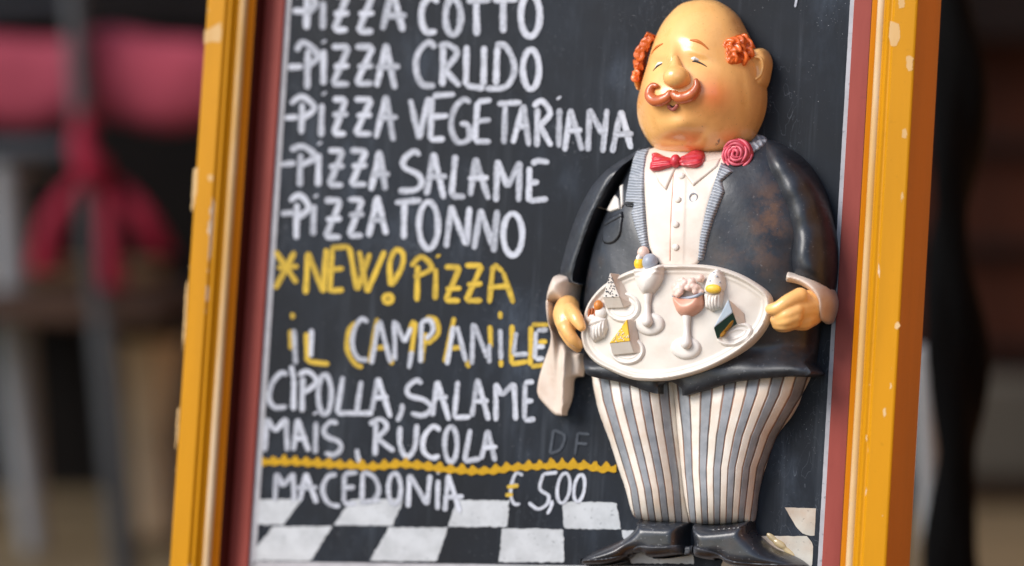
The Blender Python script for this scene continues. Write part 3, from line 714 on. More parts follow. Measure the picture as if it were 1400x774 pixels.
def armL_shape(x, y, d, D):
    yo = np.array([203, 212, 224, 240, 262, 287, 315, 342, 372, 390]); xo = np.array([872, 856, 836, 816, 799, 787, 777, 769, 762, 760])
    yi = np.array([203, 228, 250, 286, 322, 350, 372, 390]); xi = np.array([886, 866, 850, 830, 816, 806, 800, 797])
    f = (x - np.interp(y, yo, xo)) / (np.interp(y, yi, xi) - np.interp(y, yo, xo))
    t = np.clip(f / .86, 0, 1)                      # the arm slopes away to its outer edge
    return 9 + 11 * ss(y, 202, 238) + 15 * (1 - (1 - t) ** 1.6) * (.45 + .55 * ss(y, 200, 230)) * np.minimum(1, .8 + .2 * D * 1.6) * (1 - .25 * ss(f, .86, 1.05)) + .5 * np.sin(x * .09 + y * .14) * ss(d, 0, 5)
sl1 = on_fig(relief('sleeve', fig, M['jacket'], armL, armL_shape, step=.95, smooth=6, bulge=8, dome=(13, 60)))
sl2 = on_fig(relief('sleeve', fig, M['jacket'], armR, arm_shape(27, 18, 9, 8), step=.95, smooth=6, bulge=6, dome=(18, 130)))
SJ = Surf([jacket, sl1, sl2]); ST = Surf([jacket])
def thin(H, R=None): return lambda x, y, d: .1 + H * prof(d, R or H)

# shirt front with collar points, placket and buttons
shirt = on_fig(relief('shirt', fig, M['shirt'], [(886, 205), (925, 200), (965, 203), (992, 206), (989, 228), (978, 254), (969, 284), (961, 320), (956, 358), (930, 366), (903, 362), (889, 340), (884, 306), (881, 260), (880, 228)],
               lambda x, y, d: .1 + 1.2 * prof(d, 2) + .35 * (np.abs(x - 929 + (y - 290) * .03) < 8.5), ST, step=.9, smooth=1))
SS = Surf([jacket, shirt])
for pl in ([(891, 225), (908, 220), (926, 226), (921, 238), (911, 261), (900, 249)], [(932, 229), (950, 223), (986, 216), (981, 228), (964, 242), (948, 255), (939, 243)]):
    c = relief('collar', shirt, M['shirt'], pl, thin(1.6, 1.6), SS, step=.8, smooth=1, corners=True)
for x, y in ((932, 241), (927, 273), (924, 307), (924, 338)):
    b = SS.hit(x, y); mesh('button', *ball_vf(b + (0, 0, .6), (2.6, 2.6, 1.4), 20, 12), M['button'], shirt)
ring = SS.hit(948, 270)
mesh('button_ring', *tube_vf([ring + (3.0 * cos(t), 3.2 * sin(t), .3) for t in np.linspace(0, 2 * pi, 24)], .42, 6, cap=False), M['bluegrey'], shirt)
# seam of the placket
mesh('placket_seam', *tube_vf([SS.hit(x, y) + (0, 0, .1) for x, y in ((921, 236), (919, 265), (917, 300), (916, 340), (916, 356))], .45, 6), M['pink'], shirt)

# lapels
def path_rib(p, k):
    p = np.asarray(p, float); s = np.concatenate([[0], np.cumsum(np.hypot(*np.diff(p, axis=0).T))])
    def fn(x, y, V):
        best = np.full(len(x), 1e9); val = np.zeros(len(x))
        for i in range(len(p) - 1):
            d = p[i + 1] - p[i]; t = np.clip(((x - p[i, 0]) * d[0] + (y - p[i, 1]) * d[1]) / (d @ d), -.3 if i == 0 else 0, 1)
            D = np.hypot(x - p[i, 0] - t * d[0], y - p[i, 1] - t * d[1]); m = D < best
            val[m] = (s[i] + t * np.hypot(*d))[m]; best[m] = D[m]
        return val / k
    return fn
lapL = [(889, 202), (871, 206), (866, 218), (860, 243), (856, 266), (855, 277), (867, 279), (863, 292), (868, 310), (874, 330), (880, 343), (887, 341), (885, 322), (883, 300), (881, 262), (881, 232), (884, 214)]
on_fig(relief('lapel', fig, M['lapel'], lapL, thin(2.6, 2.0), SS, step=.75, smooth=1, corners=True, attrs={'rib': path_rib([(880, 200), (870, 240), (868, 280), (876, 315), (884, 345)], 3.8)}))
lapR = [(986, 222), (1003, 234), (996, 240), (987, 248), (991, 262), (984, 280), (976, 300), (968, 328), (962, 356), (954, 357), (957, 325), (966, 284), (975, 255), (981, 236)]
on_fig(relief('lapel', fig, M['lapel'], lapR, thin(2.8, 2.2), SS, step=.75, smooth=1, corners=True, attrs={'rib': path_rib([(998, 225), (982, 260), (970, 300), (958, 360)], 4.0)}))
for pl in ([(853, 278), (867, 279), (866, 284), (856, 282)],):
    relief('lapel_fold', jacket, M['jacket_edge'], pl, thin(1.0, 1.0), SJ, step=.8, smooth=0, corners=True)
# jacket collar behind the rose
on_fig(relief('collar', fig, M['lapel'], [(1018, 196), (1030, 190), (1035, 184), (1048, 189), (1044, 199), (1032, 208), (1022, 212)], thin(2.5, 2), SJ, step=.8, smooth=1, attrs={'rib': path_rib([(1020, 206), (1048, 188)], 7.0)}))
# breast pocket with handkerchief
pk = relief('pocket', jacket, M['jacket'], [(826, 303), (838, 297), (851, 291), (851, 306), (848, 322), (840, 332), (830, 334), (824, 330), (823, 316)], thin(1.8, 1.6), SJ, step=.75, smooth=1)
relief('pocket_flap', jacket, M['jacket'], [(825, 303), (851, 289), (852, 297), (826, 311)], lambda x, y, d: 1.2 + 1.6 * prof(d, 1.4), SJ, step=.75, smooth=1, corners=True)
for pl in ([(847, 254), (852, 252), (853, 280), (849, 286)], [(841, 266), (846, 272), (848, 286), (835, 290), (829, 288)]):
    on_fig(relief('handkerchief', fig, M['white'], pl, thin(2.2, 2), SJ, step=.7, smooth=1, corners=True))

# ------------------------------------------------------------------ head
hd = [(955, -1), (978, 1), (994, 9), (1009, 23), (1020, 42), (1029, 62), (1038, 84), (1044, 100), (1048, 122), (1048, 142), (1044, 160), (1036, 178), (1028, 190), (1012, 200), (990, 206), (965, 210), (940, 213), (918, 212), (902, 207),
      (889, 199), (879, 187), (871, 172), (867, 155), (868, 138), (873, 120), (877, 105), (881, 92), (885, 76), (890, 60), (895, 46), (902, 33), (912, 19), (928, 5)]
WH0 = 12.0
NF = [PV(925, 104, 60)]
def uvpx(px, py, w, W):       # pixel offset a feature needs so that it is seen at px,py while sitting at height w
    return px, py
def head_shape(x, y, d, D):
    h = WH0 + 41 * D
    # x, y are the pixels in which each point is seen
    h = h + 3.5 * bump2(x, y, 978, 132, 34, 30) + 3.5 * bump2(x, y, 888, 132, 20, 26)        # cheeks
    h = h + 5.0 * bump2(x, y, 927, 172, 20, 13) - 2.6 * bump2(x, y, 930, 192, 24, 4.5, .05)   # chin and the fold under it
    h = h - 2.2 * bump2(x, y, 955, 188, 5, 14, .7)
    h = h + 2.5 * bump2(x, y, 916, 136, 26, 14)                                               # muzzle under the moustache
    h = h - 2.4 * bump2(x, y, 955, 83, 17, 8, .3) - 2.2 * bump2(x, y, 899, 88, 10, 10)        # eye hollows
    h = h + 1.8 * bump2(x, y, 956, 73, 16, 6, .3) + 1.6 * bump2(x, y, 903, 76, 9, 6, -.5)     # upper lids
    h = h + 1.6 * bump2(x, y, 955, 58, 22, 6, .35)                                            # brow
    h = h + 6 * bump2(x, y, 918, 84, 9, 20)                                                   # bridge of the nose
    h = h - 1.0 * bump2(x, y, 1018, 130, 4, 30, -.1)                                          # fold before the ear
    return h
def blush(x, y, V): return .66 * bump2(x, y, 975, 128, 23, 21) + .28 * bump2(x, y, 960, 150, 40, 25) * .6 + .35 * bump2(x, y, 880, 135, 12, 16)
def chip(x, y, V):
    a = ((x - 981) * .55 + (y - 194) * .83) ; b = ((x - 981) * -.83 + (y - 194) * .55)
    return np.clip(1.6 - np.hypot((x - 981.5 + (y - 195) * .45) / 2.2, (y - 195) / 7.5) * 1.6, 0, 1) * (rng.random(len(x)) > .25)
head = on_fig(relief('head', fig, M['skin'], hd, head_shape, step=.8, smooth=8, bulge=9, opx=1.6, dome=(50, 1200), attrs={'blush': blush, 'chip': chip}))
SH = Surf([head])
# nose: a round bulb hanging from the bridge
nb = SH.hit(926, 106)
nv = join(ball_vf(nb + (-.2, 0, 2.0), (10.2, 8.6, 9.5), 28, 18), ball_vf(nb + (-5.6, -2.2, -1.0), (5.6, 4.4, 5), 20, 12), ball_vf(nb + (6.6, -2.4, -1.5), (4.6, 4.4, 5), 20, 12), tube_vf([nb + (-3, 14, -1.5), nb + (-1.5, 7, .8), nb + (0, 1, 1)], [3.4, 5.4, 7.5], 16))
nose = fuse(mesh('nose', *nv, M['skin'], head), .0007, 10)
# ears with an inner fold
def ear_shape(x, y, d): return 10 + 12 * prof(d, 7) - 5.5 * bump2(x, y, 1036, 92, 7, 15)
earR = relief('ear', head, M['skin'], [(1024, 70), (1034, 66), (1045, 67), (1052, 74), (1056, 86), (1054, 102), (1050, 116), (1042, 125), (1032, 122), (1026, 100)], ear_shape, step=.7, smooth=4, bulge=4, wb=2)
earL = relief('ear', head, M['skin'], [(876, 82), (869, 86), (865, 95), (863, 106), (865, 116), (870, 122), (878, 118), (882, 100)], lambda x, y, d: 18 + 10 * prof(d, 5), step=.7, smooth=4, bulge=6, wb=2)
for e in (earL, earR):
    for k in ('blush', 'chip'): e.data.attributes.new(k, 'FLOAT', 'POINT')
SE = Surf([head, earR])
mesh('ear_fold', *tube_vf([SE.hit(x, y) + (0, 0, .3) for x, y in catmull([(1033, 78), (1040, 80), (1043, 90), (1040, 102), (1034, 108)], 5)], [1.3] * 20 + [1.0], 8), M['skin'], earR)
# hair: curls clustered over the ears
def curls(name, pts, r, count, box, seed, surf, lift):
    rg = np.random.default_rng(seed); vf = []
    for k in range(count):
        x, y = pts[k % len(pts)]; x += rg.normal(0, box * .3); y += rg.normal(0, box * .3)
        p = surf.hit(x, y, 24); a0 = rg.uniform(0, 6.28); rr = rg.uniform(.75, 1.15) * r; tilt = rg.normal(0, .35, 2)
        sp = []
        for t in np.linspace(0, 1, 16):
            a = a0 + t * 6.5; q = rr * (1 - .72 * t)
            sp.append(p + (q * cos(a), q * sin(a), lift + 1.6 * t + q * cos(a) * tilt[0] + q * sin(a) * tilt[1]))
        vf.append(tube_vf(sp, np.linspace(.36, .28, 16) * r, 10))
    return fuse(mesh(name, *join(*vf), M['hair'], head), .0006, 5, .5)
hr = curls('hair', [(1003, 60), (1012, 56), (1021, 62), (1003, 70), (1013, 67), (1023, 73), (1006, 79), (1015, 79), (998, 64), (1018, 53)], 5.0, 14, 1.2, 3, Surf([head, earR]), 1.4)
hl = curls('hair', [(888, 54), (882, 60), (878, 68), (875, 76), (874, 84), (873, 92), (871, 100), (870, 107), (884, 56), (877, 72)], 3.7, 14, 1.2, 4, Surf([head, earL]), 1.0)
relief('hair', head, M['hair'], [(992, 70), (993, 58), (1001, 51), (1012, 47), (1022, 51), (1030, 61), (1033, 73), (1025, 82), (1011, 87), (999, 88), (994, 84)], lambda x, y, d: 3.5 * prof(d, 5) + .8 * np.sin(x * .9) * np.sin(y * .8), Surf([head]), step=.7, smooth=1, sink=3, fall=10)
relief('hair', head, M['hair'], [(893, 47), (883, 54), (875, 65), (872, 78), (869, 93), (868, 108), (872, 111), (878, 104), (881, 92), (884, 78), (889, 62)], lambda x, y, d: 24 + 6 * prof(d, 4) + .8 * np.sin(x * .9) * np.sin(y * .8), step=.7, smooth=1, bulge=4, wb=6)
SN = Surf([head])
# moustache: two waxed horns curling upwards
def lay(surf, pts, lift, n=6): return np.array([surf.hit(x, y) + (0, 0, lift) for x, y in catmull(pts, n)])
r1 = lay(SN, [(923, 130), (929, 134), (937, 134), (945, 131), (951, 125), (954, 118), (953, 111)], 2.4)
r2 = lay(SN, [(917, 129), (913, 134), (905, 138), (896, 138), (890, 132), (890, 124), (894, 118), (899, 118)], 2.4)
tp = lambda n, a: np.interp(np.linspace(0, 1, n), [0, .25, .55, .85, 1], np.array([.75, 1.05, 1.0, .62, .42]) * a)
mesh('moustache', *join(tube_vf(r1, tp(len(r1), 4.5), 16), tube_vf(r2, tp(len(r2), 4.2), 16)), M['moustache'], head)
mesh('lip', *tube_vf(lay(SN, [(915, 146), (918, 149), (922, 149.5), (926, 145)], 1.0), 1.5, 12), M['lip'], head)
mesh('mouth', *tube_vf(lay(SN, [(916, 144.5), (920, 146.5), (924.5, 144)], .2), .8, 8), M['dark'], head)
# brows, lids and closed eyes
def stroke_tube(name, pts, r, mat, lift=.1): 
    q = lay(SN, pts, lift); n = len(q)
    return mesh(name, *tube_vf(q, np.interp(np.linspace(0, 1, n), [0, .4, 1], [.5 * r, r, .35 * r]), 8), mat, head)
stroke_tube('eyebrow', [(944, 55), (952, 56), (960, 60), (968, 67)], 1.35, M['brow']); stroke_tube('eyebrow', [(906, 60), (899, 64), (894, 69), (891, 74)], 1.2, M['brow'])
stroke_tube('eye_white', [(946, 80), (950, 80.5), (955, 82)], 1.9, M['eyewhite'], -.4); stroke_tube('eye_white', [(905, 86), (900, 88), (896, 92)], 1.6, M['eyewhite'], -.4)
stroke_tube('eyelash', [(947, 84), (953, 84.5), (960, 87.5), (966, 91)], .85, M['eye']); stroke_tube('eyelash', [(905, 87), (900, 90), (896, 93.5), (893, 97)], .8, M['eye'])

# ------------------------------------------------------------------ bow tie and rose
SB = Surf([jacket, shirt, head])
def wing(pts, cx, cy): return on_fig(relief('bow_tie', fig, M['bow'], pts, lambda x, y, d: 3.0 + 4.2 * prof(d, 4) + .7 * np.sin((y - cy) * 1.0 + (x - cx) * .12), SS, step=.7, smooth=1, sink=2))
bw = [(921, 218), (910, 214), (899, 209), (893, 211), (893, 219), (890, 228), (892, 234), (902, 234), (912, 231), (922, 227)]
bw2 = [(931, 217), (940, 211), (951, 206), (960, 206), (964, 212), (963, 220), (960, 226), (952, 230), (941, 229), (931, 226)]
b1 = wing(bw, 905, 221); b2 = wing(bw2, 950, 218); b2.parent = b1; b2.name = 'wing'; b2.matrix_local = Matrix()
kn = SS.hit(926, 221); mesh('knot', *ball_vf(kn + (0, 0, 4.5), (4.0, 5.2, 4.2), 18, 12), M['bow'], b1)
SR = Surf([jacket, shirt]); rc = SR.hit(1010, 212) ; rn = np.array([.1, .1, 1])
rose = on_fig(mesh('rose', *ball_vf(rc + (0, 0, 1.5), (12.0, 12.4, 6.5), 26, 14), M['rose'], fig))
rg = np.random.default_rng(5)
pv = []
for ringi, (R, k, h) in enumerate(((10.4, 5, 4.2), (7.6, 4, 6.4), (4.8, 3, 7.8), (2.3, 2, 8.6))):
    for j in range(k):
        a0 = 2 * pi * j / k + ringi * .7 + rg.uniform(-.2, .2); ar = np.linspace(a0, a0 + 2 * pi / k * 1.12, 12); grow = np.linspace(-.6, .9, 12)
        pv.append(tube_vf([rc + ((R + g) * cos(a), (R + g) * sin(a), h + .9 * sin((a - a0) * k / 2)) for a, g in zip(ar, grow)], np.interp(np.linspace(0, 1, 12), [0, .5, 1], [.7, 1.45, .8]), 8, flat=1.3))
mesh('petal', *join(*pv), M['rose_light'], rose)

# ------------------------------------------------------------------ shoes
shL = [(872, 711), (869, 720), (861, 729), (849, 738), (834, 745), (814, 753), (801, 759), (795, 766), (797, 772), (826, 773), (850, 769), (864, 763), (871, 757), (880, 757), (886, 762), (908, 763), (932, 760), (943, 757), (944, 730), (942, 714), (908, 711)]
shR = [(946, 716), (947, 740), (948, 759), (960, 764), (978, 766), (986, 765), (994, 771), (1016, 776), (1058, 778), (1104, 778), (1100, 769), (1082, 759), (1060, 750), (1043, 736), (1034, 726), (1030, 711), (1007, 714), (975, 717)]
def shoe_shape(x, y, d): return 5 + 22 * prof(d, 10)
for pts, sole in ((shL, [(795, 764), (821, 764), (852, 759), (863, 753), (874, 746), (905, 746), (944, 746), (944, 758), (932, 761), (908, 764), (886, 763), (880, 757), (871, 757), (864, 763), (850, 770), (826, 774), (797, 773)]),
                  (shR, [(946, 746), (975, 754), (984, 758), (996, 765), (1016, 769), (1058, 771), (1090, 770), (1102, 772), (1104, 779), (1058, 779), (1016, 777), (994, 772), (986, 766), (978, 767), (960, 765), (948, 760)])):
    s = on_fig(relief('shoe', fig, M['shoe'], pts, shoe_shape, step=.8, smooth=8, bulge=10))
    relief('sole', s, M['sole'], sole, lambda x, y, d: .3 + 2.0 * prof(d, 1.6), Surf([s]), step=.75, smooth=1, fall=14, sink=6)
    if pts is shL: relief('strap', s, M['shoe'], [(871, 714), (942, 715), (942, 719), (906, 718), (870, 719)], thin(1.3, 1.2), Surf([s]), step=.8, smooth=0, corners=True)
    else: relief('strap', s, M['shoe'], [(947, 718), (975, 721), (1012, 718), (1029, 713), (1030, 717), (1012, 722), (975, 725), (948, 722)], thin(1.3, 1.2), Surf([s]), step=.8, smooth=0, corners=True)
gb = PV(1066, 744, 0)
gl_ = on_fig(mesh('glue_drip', *join(ball_vf(gb + (0, 0, .1), (6.0, 3.0, 1.8), 18, 10, rotz2(-.45)), ball_vf(gb + (-6, 4, -.2), (6, 2.6, 1.3), 16, 8, rotz2(-.6)), ball_vf(gb + (7, -5, -.2), (7, 2.4, 1.2), 16, 8, rotz2(-.6))), M['glue'], fig)); fuse(gl_, .0005, 8)

# ------------------------------------------------------------------ tray
tp_ = [(794, 462), (796, 440), (803, 416), (820, 394), (842, 379), (868, 368), (901, 362), (940, 361), (978, 364), (1011, 374), (1037, 388), (1054, 402), (1059, 415), (1055, 437), (1043, 457), (1020, 478), (994, 494), (965, 507), (930, 517), (898, 521), (865, 519), (836, 508), (814, 496), (800, 480)]
def tray_shape(x, y, d):
    rim = 3.6 * np.exp(-((d - 2.2) / 1.7) ** 2) + 1.0 * np.exp(-((d - 6.0) / 1.0) ** 2)
    return 41 + 9 * (1 - np.clip(((x - 925) / 140) ** 2, 0, 1.0)) + rim + .25 * np.sin(x * .11) * np.sin(y * .13)
tray = on_fig(relief('tray', fig, M['tray'], tp_, tray_shape, wb=20, rf=.35, step=.85, smooth=1, bulge=1, opx=2))
SY = Surf([tray])
def item(name, mat, pts, H, R, corners=True, par=None, surf=None, add=0.0, fn=None, step=.6, top=fig):
    return (lambda o: on_fig(o) if par is None else o)(relief(name, par or top, mat, pts, fn or (lambda x, y, d: add + H * prof(d, R)), surf or SY, step=step, smooth=1, corners=corners, sink=2.5))
def ell(cx, cy, rx, ry, n=28, rot=0): return [(cx + rx * cos(t) * cos(rot) - ry * sin(t) * sin(rot), cy + rx * cos(t) * sin(rot) + ry * sin(t) * cos(rot)) for t in np.linspace(0, 2 * pi, n, endpoint=False)]
def plate(cx, cy, rx, ry, rot, parent):
    return item('plate', M['white'], ell(cx, cy, rx, ry, 28, rot), 0, 1, par=parent, fn=lambda x, y, d: .5 + 2.0 * np.exp(-((d - 1.6) / 1.2) ** 2) + .9 * np.exp(-((d - 5) / .9) ** 2))
def facet(front, mat, top, topmat, side, sidemat, hs):
    """slice of cake: solid with a front, a top and a side face"""
    pass
def slab(name, mat, parent, polys, mats):
    """little faceted solid: polys = list of (pixel, pixel, lift) faces over the tray"""
    out = []
    for i, (pl, m) in enumerate(zip(polys, mats)):
        pts = np.array([SY.hit(x, y) + (0, 0, h) for x, y, h in pl]); base = np.array([SY.hit(x, y) + (0, 0, -1) for x, y, h in pl])
        n = len(pl); V = np.vstack([pts, base]); Fs = [tuple(range(n))[::-1]] + [(k, (k + 1) % n, n + (k + 1) % n, n + k) for k in range(n)]
        o = mesh(name[i], V, Fs, m, parent if i else None, smooth=False) if False else mesh(name[i], V, Fs, m, parent if i == 0 else out[0], smooth=False)
        bm = bmesh.new(); bm.from_mesh(o.data); bmesh.ops.recalc_face_normals(bm, faces=bm.faces); bm.to_mesh(o.data); bm.free()
        bev(o, .0007, 2); out.append(o)
    return out
def lifted(pl, dx, s): return pl
# slices lie on their plates, wedge pointing up the tray
def cake(name, tip, fl, fr, br, lift, drop, mt, mf, ms, label, seeds=None):
    """tip, front-left, front-right of the top; br = far right bottom corner; drop = height of the front face in pixels"""
    V = []; sl = lambda p, h: SY.hit(*p, 46.0) + (0, 0, h)
    A, B, Cc = sl(tip, lift + 1.5), sl(fl, lift), sl(fr, lift)
    b, c2 = sl((fl[0] + 2, fl[1] + drop), 1.2 + lift * .25), sl((fr[0] + 3, fr[1] + drop), 1.2 + lift * .25); a = sl(br[0], .8); a2 = sl(br[1], .6)
    top = mesh('cake_slice', [A, B, Cc, A + (0, 0, -2.5), B + (0, 0, -2.5), Cc + (0, 0, -2.5)], [(0, 1, 2), (5, 4, 3), (0, 3, 4, 1), (1, 4, 5, 2), (2, 5, 3, 0)], mt, fig, smooth=False)
    top['label'] = label; on_fig(top); bev(top, .0006)
    g = 0.25
    f0 = mesh('front_face', [B + (0, 0, -.6), Cc + (0, 0, -.6), c2, b, B + (0, 1.5, -9), Cc + (0, 1.5, -9), c2 + (0, 1.5, -6), b + (0, 1.5, -6)], [(0, 3, 2, 1), (4, 5, 6, 7), (0, 1, 5, 4), (2, 3, 7, 6), (0, 4, 7, 3), (1, 2, 6, 5)], mf, top, smooth=False); bev(f0, .0005)
    s0 = mesh('side_face', [A + (.3, 0, -.6), a + (.3, 0, 0), a2, c2 + (.2, -.2, -.4), Cc + (.2, 0, -.7), A + (-2, -1, -9), a + (-2, -1, -5), a2 + (-2, 0, -5), c2 + (-2, 0, -6), Cc + (-2, -1, -9)], [(0, 4, 3, 2, 1), (5, 6, 7, 8, 9), (0, 1, 6, 5), (1, 2, 7, 6), (2, 3, 8, 7), (3, 4, 9, 8), (4, 0, 5, 9)], ms, top, smooth=False); bev(s0, .0005)
    if seeds:
        rg = np.random.default_rng(len(label)); vf = []
        for _ in range(seeds[0]):
            r = rg.dirichlet((1.3, 1.3, 1.3)); p = r[0] * A + r[1] * B + r[2] * Cc; an = rg.uniform(0, 3.1)
            vf.append(ball_vf(p + (0, 0, .15), (.75, .38, .4), 8, 5, rotz2(an)))
        mesh('topping', *join(*vf), seeds[1], top)
    return top
t1 = cake('c', (840, 374), (829, 408), (852, 407), [(847, 375), (865, 416)], 8.5, 14, M['white'], M['tray'], M['cuff'], 'white cake slice sprinkled with dark flakes', (34, M['sole'])); plate(852, 420, 24, 21, .1, t1)
t2 = cake('c', (863, 437), (838, 470), (866, 467), [(869, 438), (877, 482)], 8.5, 16, M['yellow'], M['tray'], M['cuff'], 'cake slice with a yellow and white top', (26, M['white'])); plate(858, 479, 24, 20, .05, t2)
t3 = cake('c', (1001, 410), (980, 449), (1006, 428), [(1017, 428), (1020, 444)], 8.5, 15, M['paleblue'], M['green'], M['cuff'], 'cake slice with pale top and dark green front'); plate(1005, 457, 25, 15, -.35, t3)
fc = [c for c in t3.children if c.name.startswith('front_face')][0]
SF = Surf([fc, t3]); fo_ = relief('filling', t3, M['ochre'], [(985, 457), (992, 449), (999, 440), (1003, 438), (1001, 445), (994, 453), (987, 461)], thin(.4, .4), SF, step=.6, smooth=0, fall=55)
# goblet with ice cream
def goblet(bowl, stem, foot, mb, label):
    b = item('dessert_glass', mb, bowl, 9.5, 9, corners=False); b['label'] = label
    fo = item('glass_foot', M['white'], foot, 0, 1, par=b, fn=lambda x, y, d: .4 + 2.6 * prof(d, 4))
    Sf = Surf([tray, fo]); q = np.array([Sf.hit(x, y) + (0, 0, 1.6) for x, y in stem])
    mesh('glass_stem', *tube_vf(q, np.interp(np.linspace(0, 1, len(q)), [0, .25, .75, 1], [3.6, 2.5, 2.5, 4.2]), 14), M['white'], b)
    return b
g1 = goblet([(868, 368), (886, 367), (906, 362), (908, 378), (902, 392), (893, 402), (882, 404), (874, 395), (869, 381)], [(887, 402), (886, 414), (886, 428), (886, 440)], ell(889, 443, 20, 16), M['white'], 'white goblet with yellow, grey and pink ice cream')
Sg = Surf([tray, g1, jacket, shirt])
for (x, y, r, m) in ((877, 361, 4.4, 'yellow'), (891, 359, 6.0, 'bluegrey'), (881, 346, 4.6, 'pinkcream')):
    p = Sg.hit(x, y); mesh('ice_cream_scoop', *ball_vf(p + (0, 0, 4 if y > 350 else 2.5), (r, r * 1.1, r), 18, 12), M[m], g1)
mesh('ice_cream_scoop', *ball_vf(Sg.hit(877, 354) + (0, 0, 5), (2.6, 3.2, 3), 14, 10), M['white'], g1)
g2 = goblet([(921, 405), (940, 407), (961, 399), (963, 418), (954, 429), (941, 434), (929, 430), (923, 419)], [(940, 431), (940, 444), (940, 456), (939, 470)], ell(938, 476, 21, 15.5), M['pink'], 'pink dessert glass heaped with whipped cream')
Sg2 = Surf([tray, g2])
mesh('glass_rim', *tube_vf([Sg2.hit(x, y) + (0, 0, .8) for x, y in catmull([(921, 404.5), (930, 407), (941, 407.5), (952, 405), (962, 400)], 5)], 1.25, 10), M['bluegrey'], g2)
rg = np.random.default_rng(11); vf = []
for k in range(34):
    x = rg.uniform(924, 961); top = 380 + ((x - 942) / 20) ** 2 * 16; y = rg.uniform(top, 402 - (x - 940) * .12)
    p = SY.hit(x, y); hh = 7.5 * sqrt(max(0, 1 - ((x - 942) / 22) ** 2)); vf.append(ball_vf(p + (0, 0, hh * (.55 + .3 * (y - 378) / 24)), rg.uniform(2.0, 3.0), 12, 8))
mesh('whipped_cream', *join(*vf), M['pinkcream'], g2); fuse(bpy.data.objects[[o.name for o in g2.children if o.name.startswith('whipped')][0]], .0006, 3, .4)
mesh('cherry', *ball_vf(SY.hit(960, 381) + (0, 0, 4), 3.2, 14, 10), M['pinkcream'], g2)
# cupcakes in ribbed cases
def cupcake(case, top, label):
    cs = np.array(case); cx = cs[:, 0].mean()
    o = item('cupcake', M['white'], case, 0, 1, fn=lambda x, y, d: 7.0 * prof(d, 6) + .7 * np.sin(x * 1.55 + (x - cx) * (y - cs[:, 1].mean()) * .012)); o['label'] = label
    item('icing', M['white'], top, 7.5, 7, corners=False, par=o); return o
k1 = cupcake([(804, 445), (816, 441), (829, 434), (832, 449), (827, 462), (813, 469), (806, 460)], [(805, 447), (808, 438), (818, 432), (829, 436), (828, 442), (816, 448)], 'cupcake with orange fruit on its icing')
Sk = Surf([tray, k1]); mesh('fruit', *ball_vf(Sk.hit(820, 418) + (0, 0, 3), (3.6, 4.2, 3.4), 14, 10), M['orange'], k1)
for i in range(3): mesh('pecan', *tube_vf([Sk.hit(807 + i * 4, 434 - i * .5) + (0, 0, 3), Sk.hit(808 + i * 4, 424 - i) + (0, 0, 3.2)], 1.15, 8), M['pecan'], k1)
mesh('cream_swirl', *join(ball_vf(Sk.hit(812, 436) + (0, 0, 1.5), (6, 4.5, 3.5), 16, 10), ball_vf(Sk.hit(822, 428) + (0, 0, 1.5), (5, 5, 3.2), 16, 10)), M['white'], k1)
k2 = cupcake([(963, 400), (976, 402), (990, 397), (988, 422), (975, 427), (965, 421)], [(964, 401), (965, 388), (971, 375), (981, 368), (990, 375), (993, 388), (990, 399), (976, 404)], 'cupcake with white icing and a yellow dot')
Sk2 = Surf([tray, k2] + [c for c in k2.children]); mesh('custard', *ball_vf(Sk2.hit(975, 395) + (0, 0, -.4), (6.2, 3.6, 2.8), 16, 10), M['yellow'], k2)
mesh('topping', *join(*[ball_vf(Sk2.hit(x, y), (.9, .8, .6), 8, 6) for x, y in ((971, 384), (980, 378), (984, 386), (976, 373))]), M['bluegrey'], k2)

# ------------------------------------------------------------------ cuffs, hands and napkin
cfL = [(757, 379), (768, 375), (788, 377), (796, 385), (794, 395), (792, 410), (791, 426), (782, 420), (770, 414), (760, 416), (752, 428), (747, 424), (746, 410), (750, 392)]
cuL = on_fig(relief('cuff', fig, M['cuff'], cfL, lambda x, y, d: 14 + 24 * prof(d, 11), step=.75, smooth=4, bulge=10, wb=4))
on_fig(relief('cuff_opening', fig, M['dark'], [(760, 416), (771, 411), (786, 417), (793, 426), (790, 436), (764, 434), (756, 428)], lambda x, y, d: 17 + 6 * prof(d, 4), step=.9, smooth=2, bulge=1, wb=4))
cfR = [(1083, 368), (1097, 373), (1114, 377), (1129, 385), (1140, 396), (1146, 411), (1144, 428), (1138, 440), (1126, 442), (1123, 428), (1121, 412), (1110, 400), (1095, 392), (1079, 391), (1078, 380)]
cuR = on_fig(relief('cuff', fig, M['cuff'], cfR, lambda x, y, d: 14 + 34 * prof(d, 11), step=.75, smooth=4, bulge=6, wb=4))
# napkin hanging over the left wrist
nk = [(747, 410), (758, 408), (766, 425), (764, 448), (772, 466), (786, 482), (797, 486), (798, 512), (786, 517), (783, 540), (778, 556), (770, 567), (758, 567), (746, 556), (734, 541), (733, 527), (739, 503), (748, 478), (752, 458), (748, 440)]
def nap_shape(x, y, d):
    fold = 11 * np.exp(-((x - (752 + (y - 410) * .06)) / 7) ** 2) * ss(y, 560, 430) + 10 * np.exp(-((x - (771 - (y - 500) * .02)) / 6) ** 2) * ss(y, 440, 500)
    return 12 + 3 * prof(d, 2.5) + fold + 8 * ss(y, 470, 420)
on_fig(relief('napkin', fig, M['cuff'], nk, nap_shape, step=.8, smooth=3, bulge=3, wb=5))
def hand(name, pieces):
    vf = []
    for pts, rad in pieces: vf.append(tube_vf(catmull(pts, 6), np.interp(np.linspace(0, 1, (len(pts) - 1) * 6 + 1), np.linspace(0, 1, len(rad)), rad), 14))
    o = on_fig(fuse(mesh(name, *join(*vf), M['skin'], fig), .0008, 8)); return o
q = lambda x, y, w: PV(x, y, w)
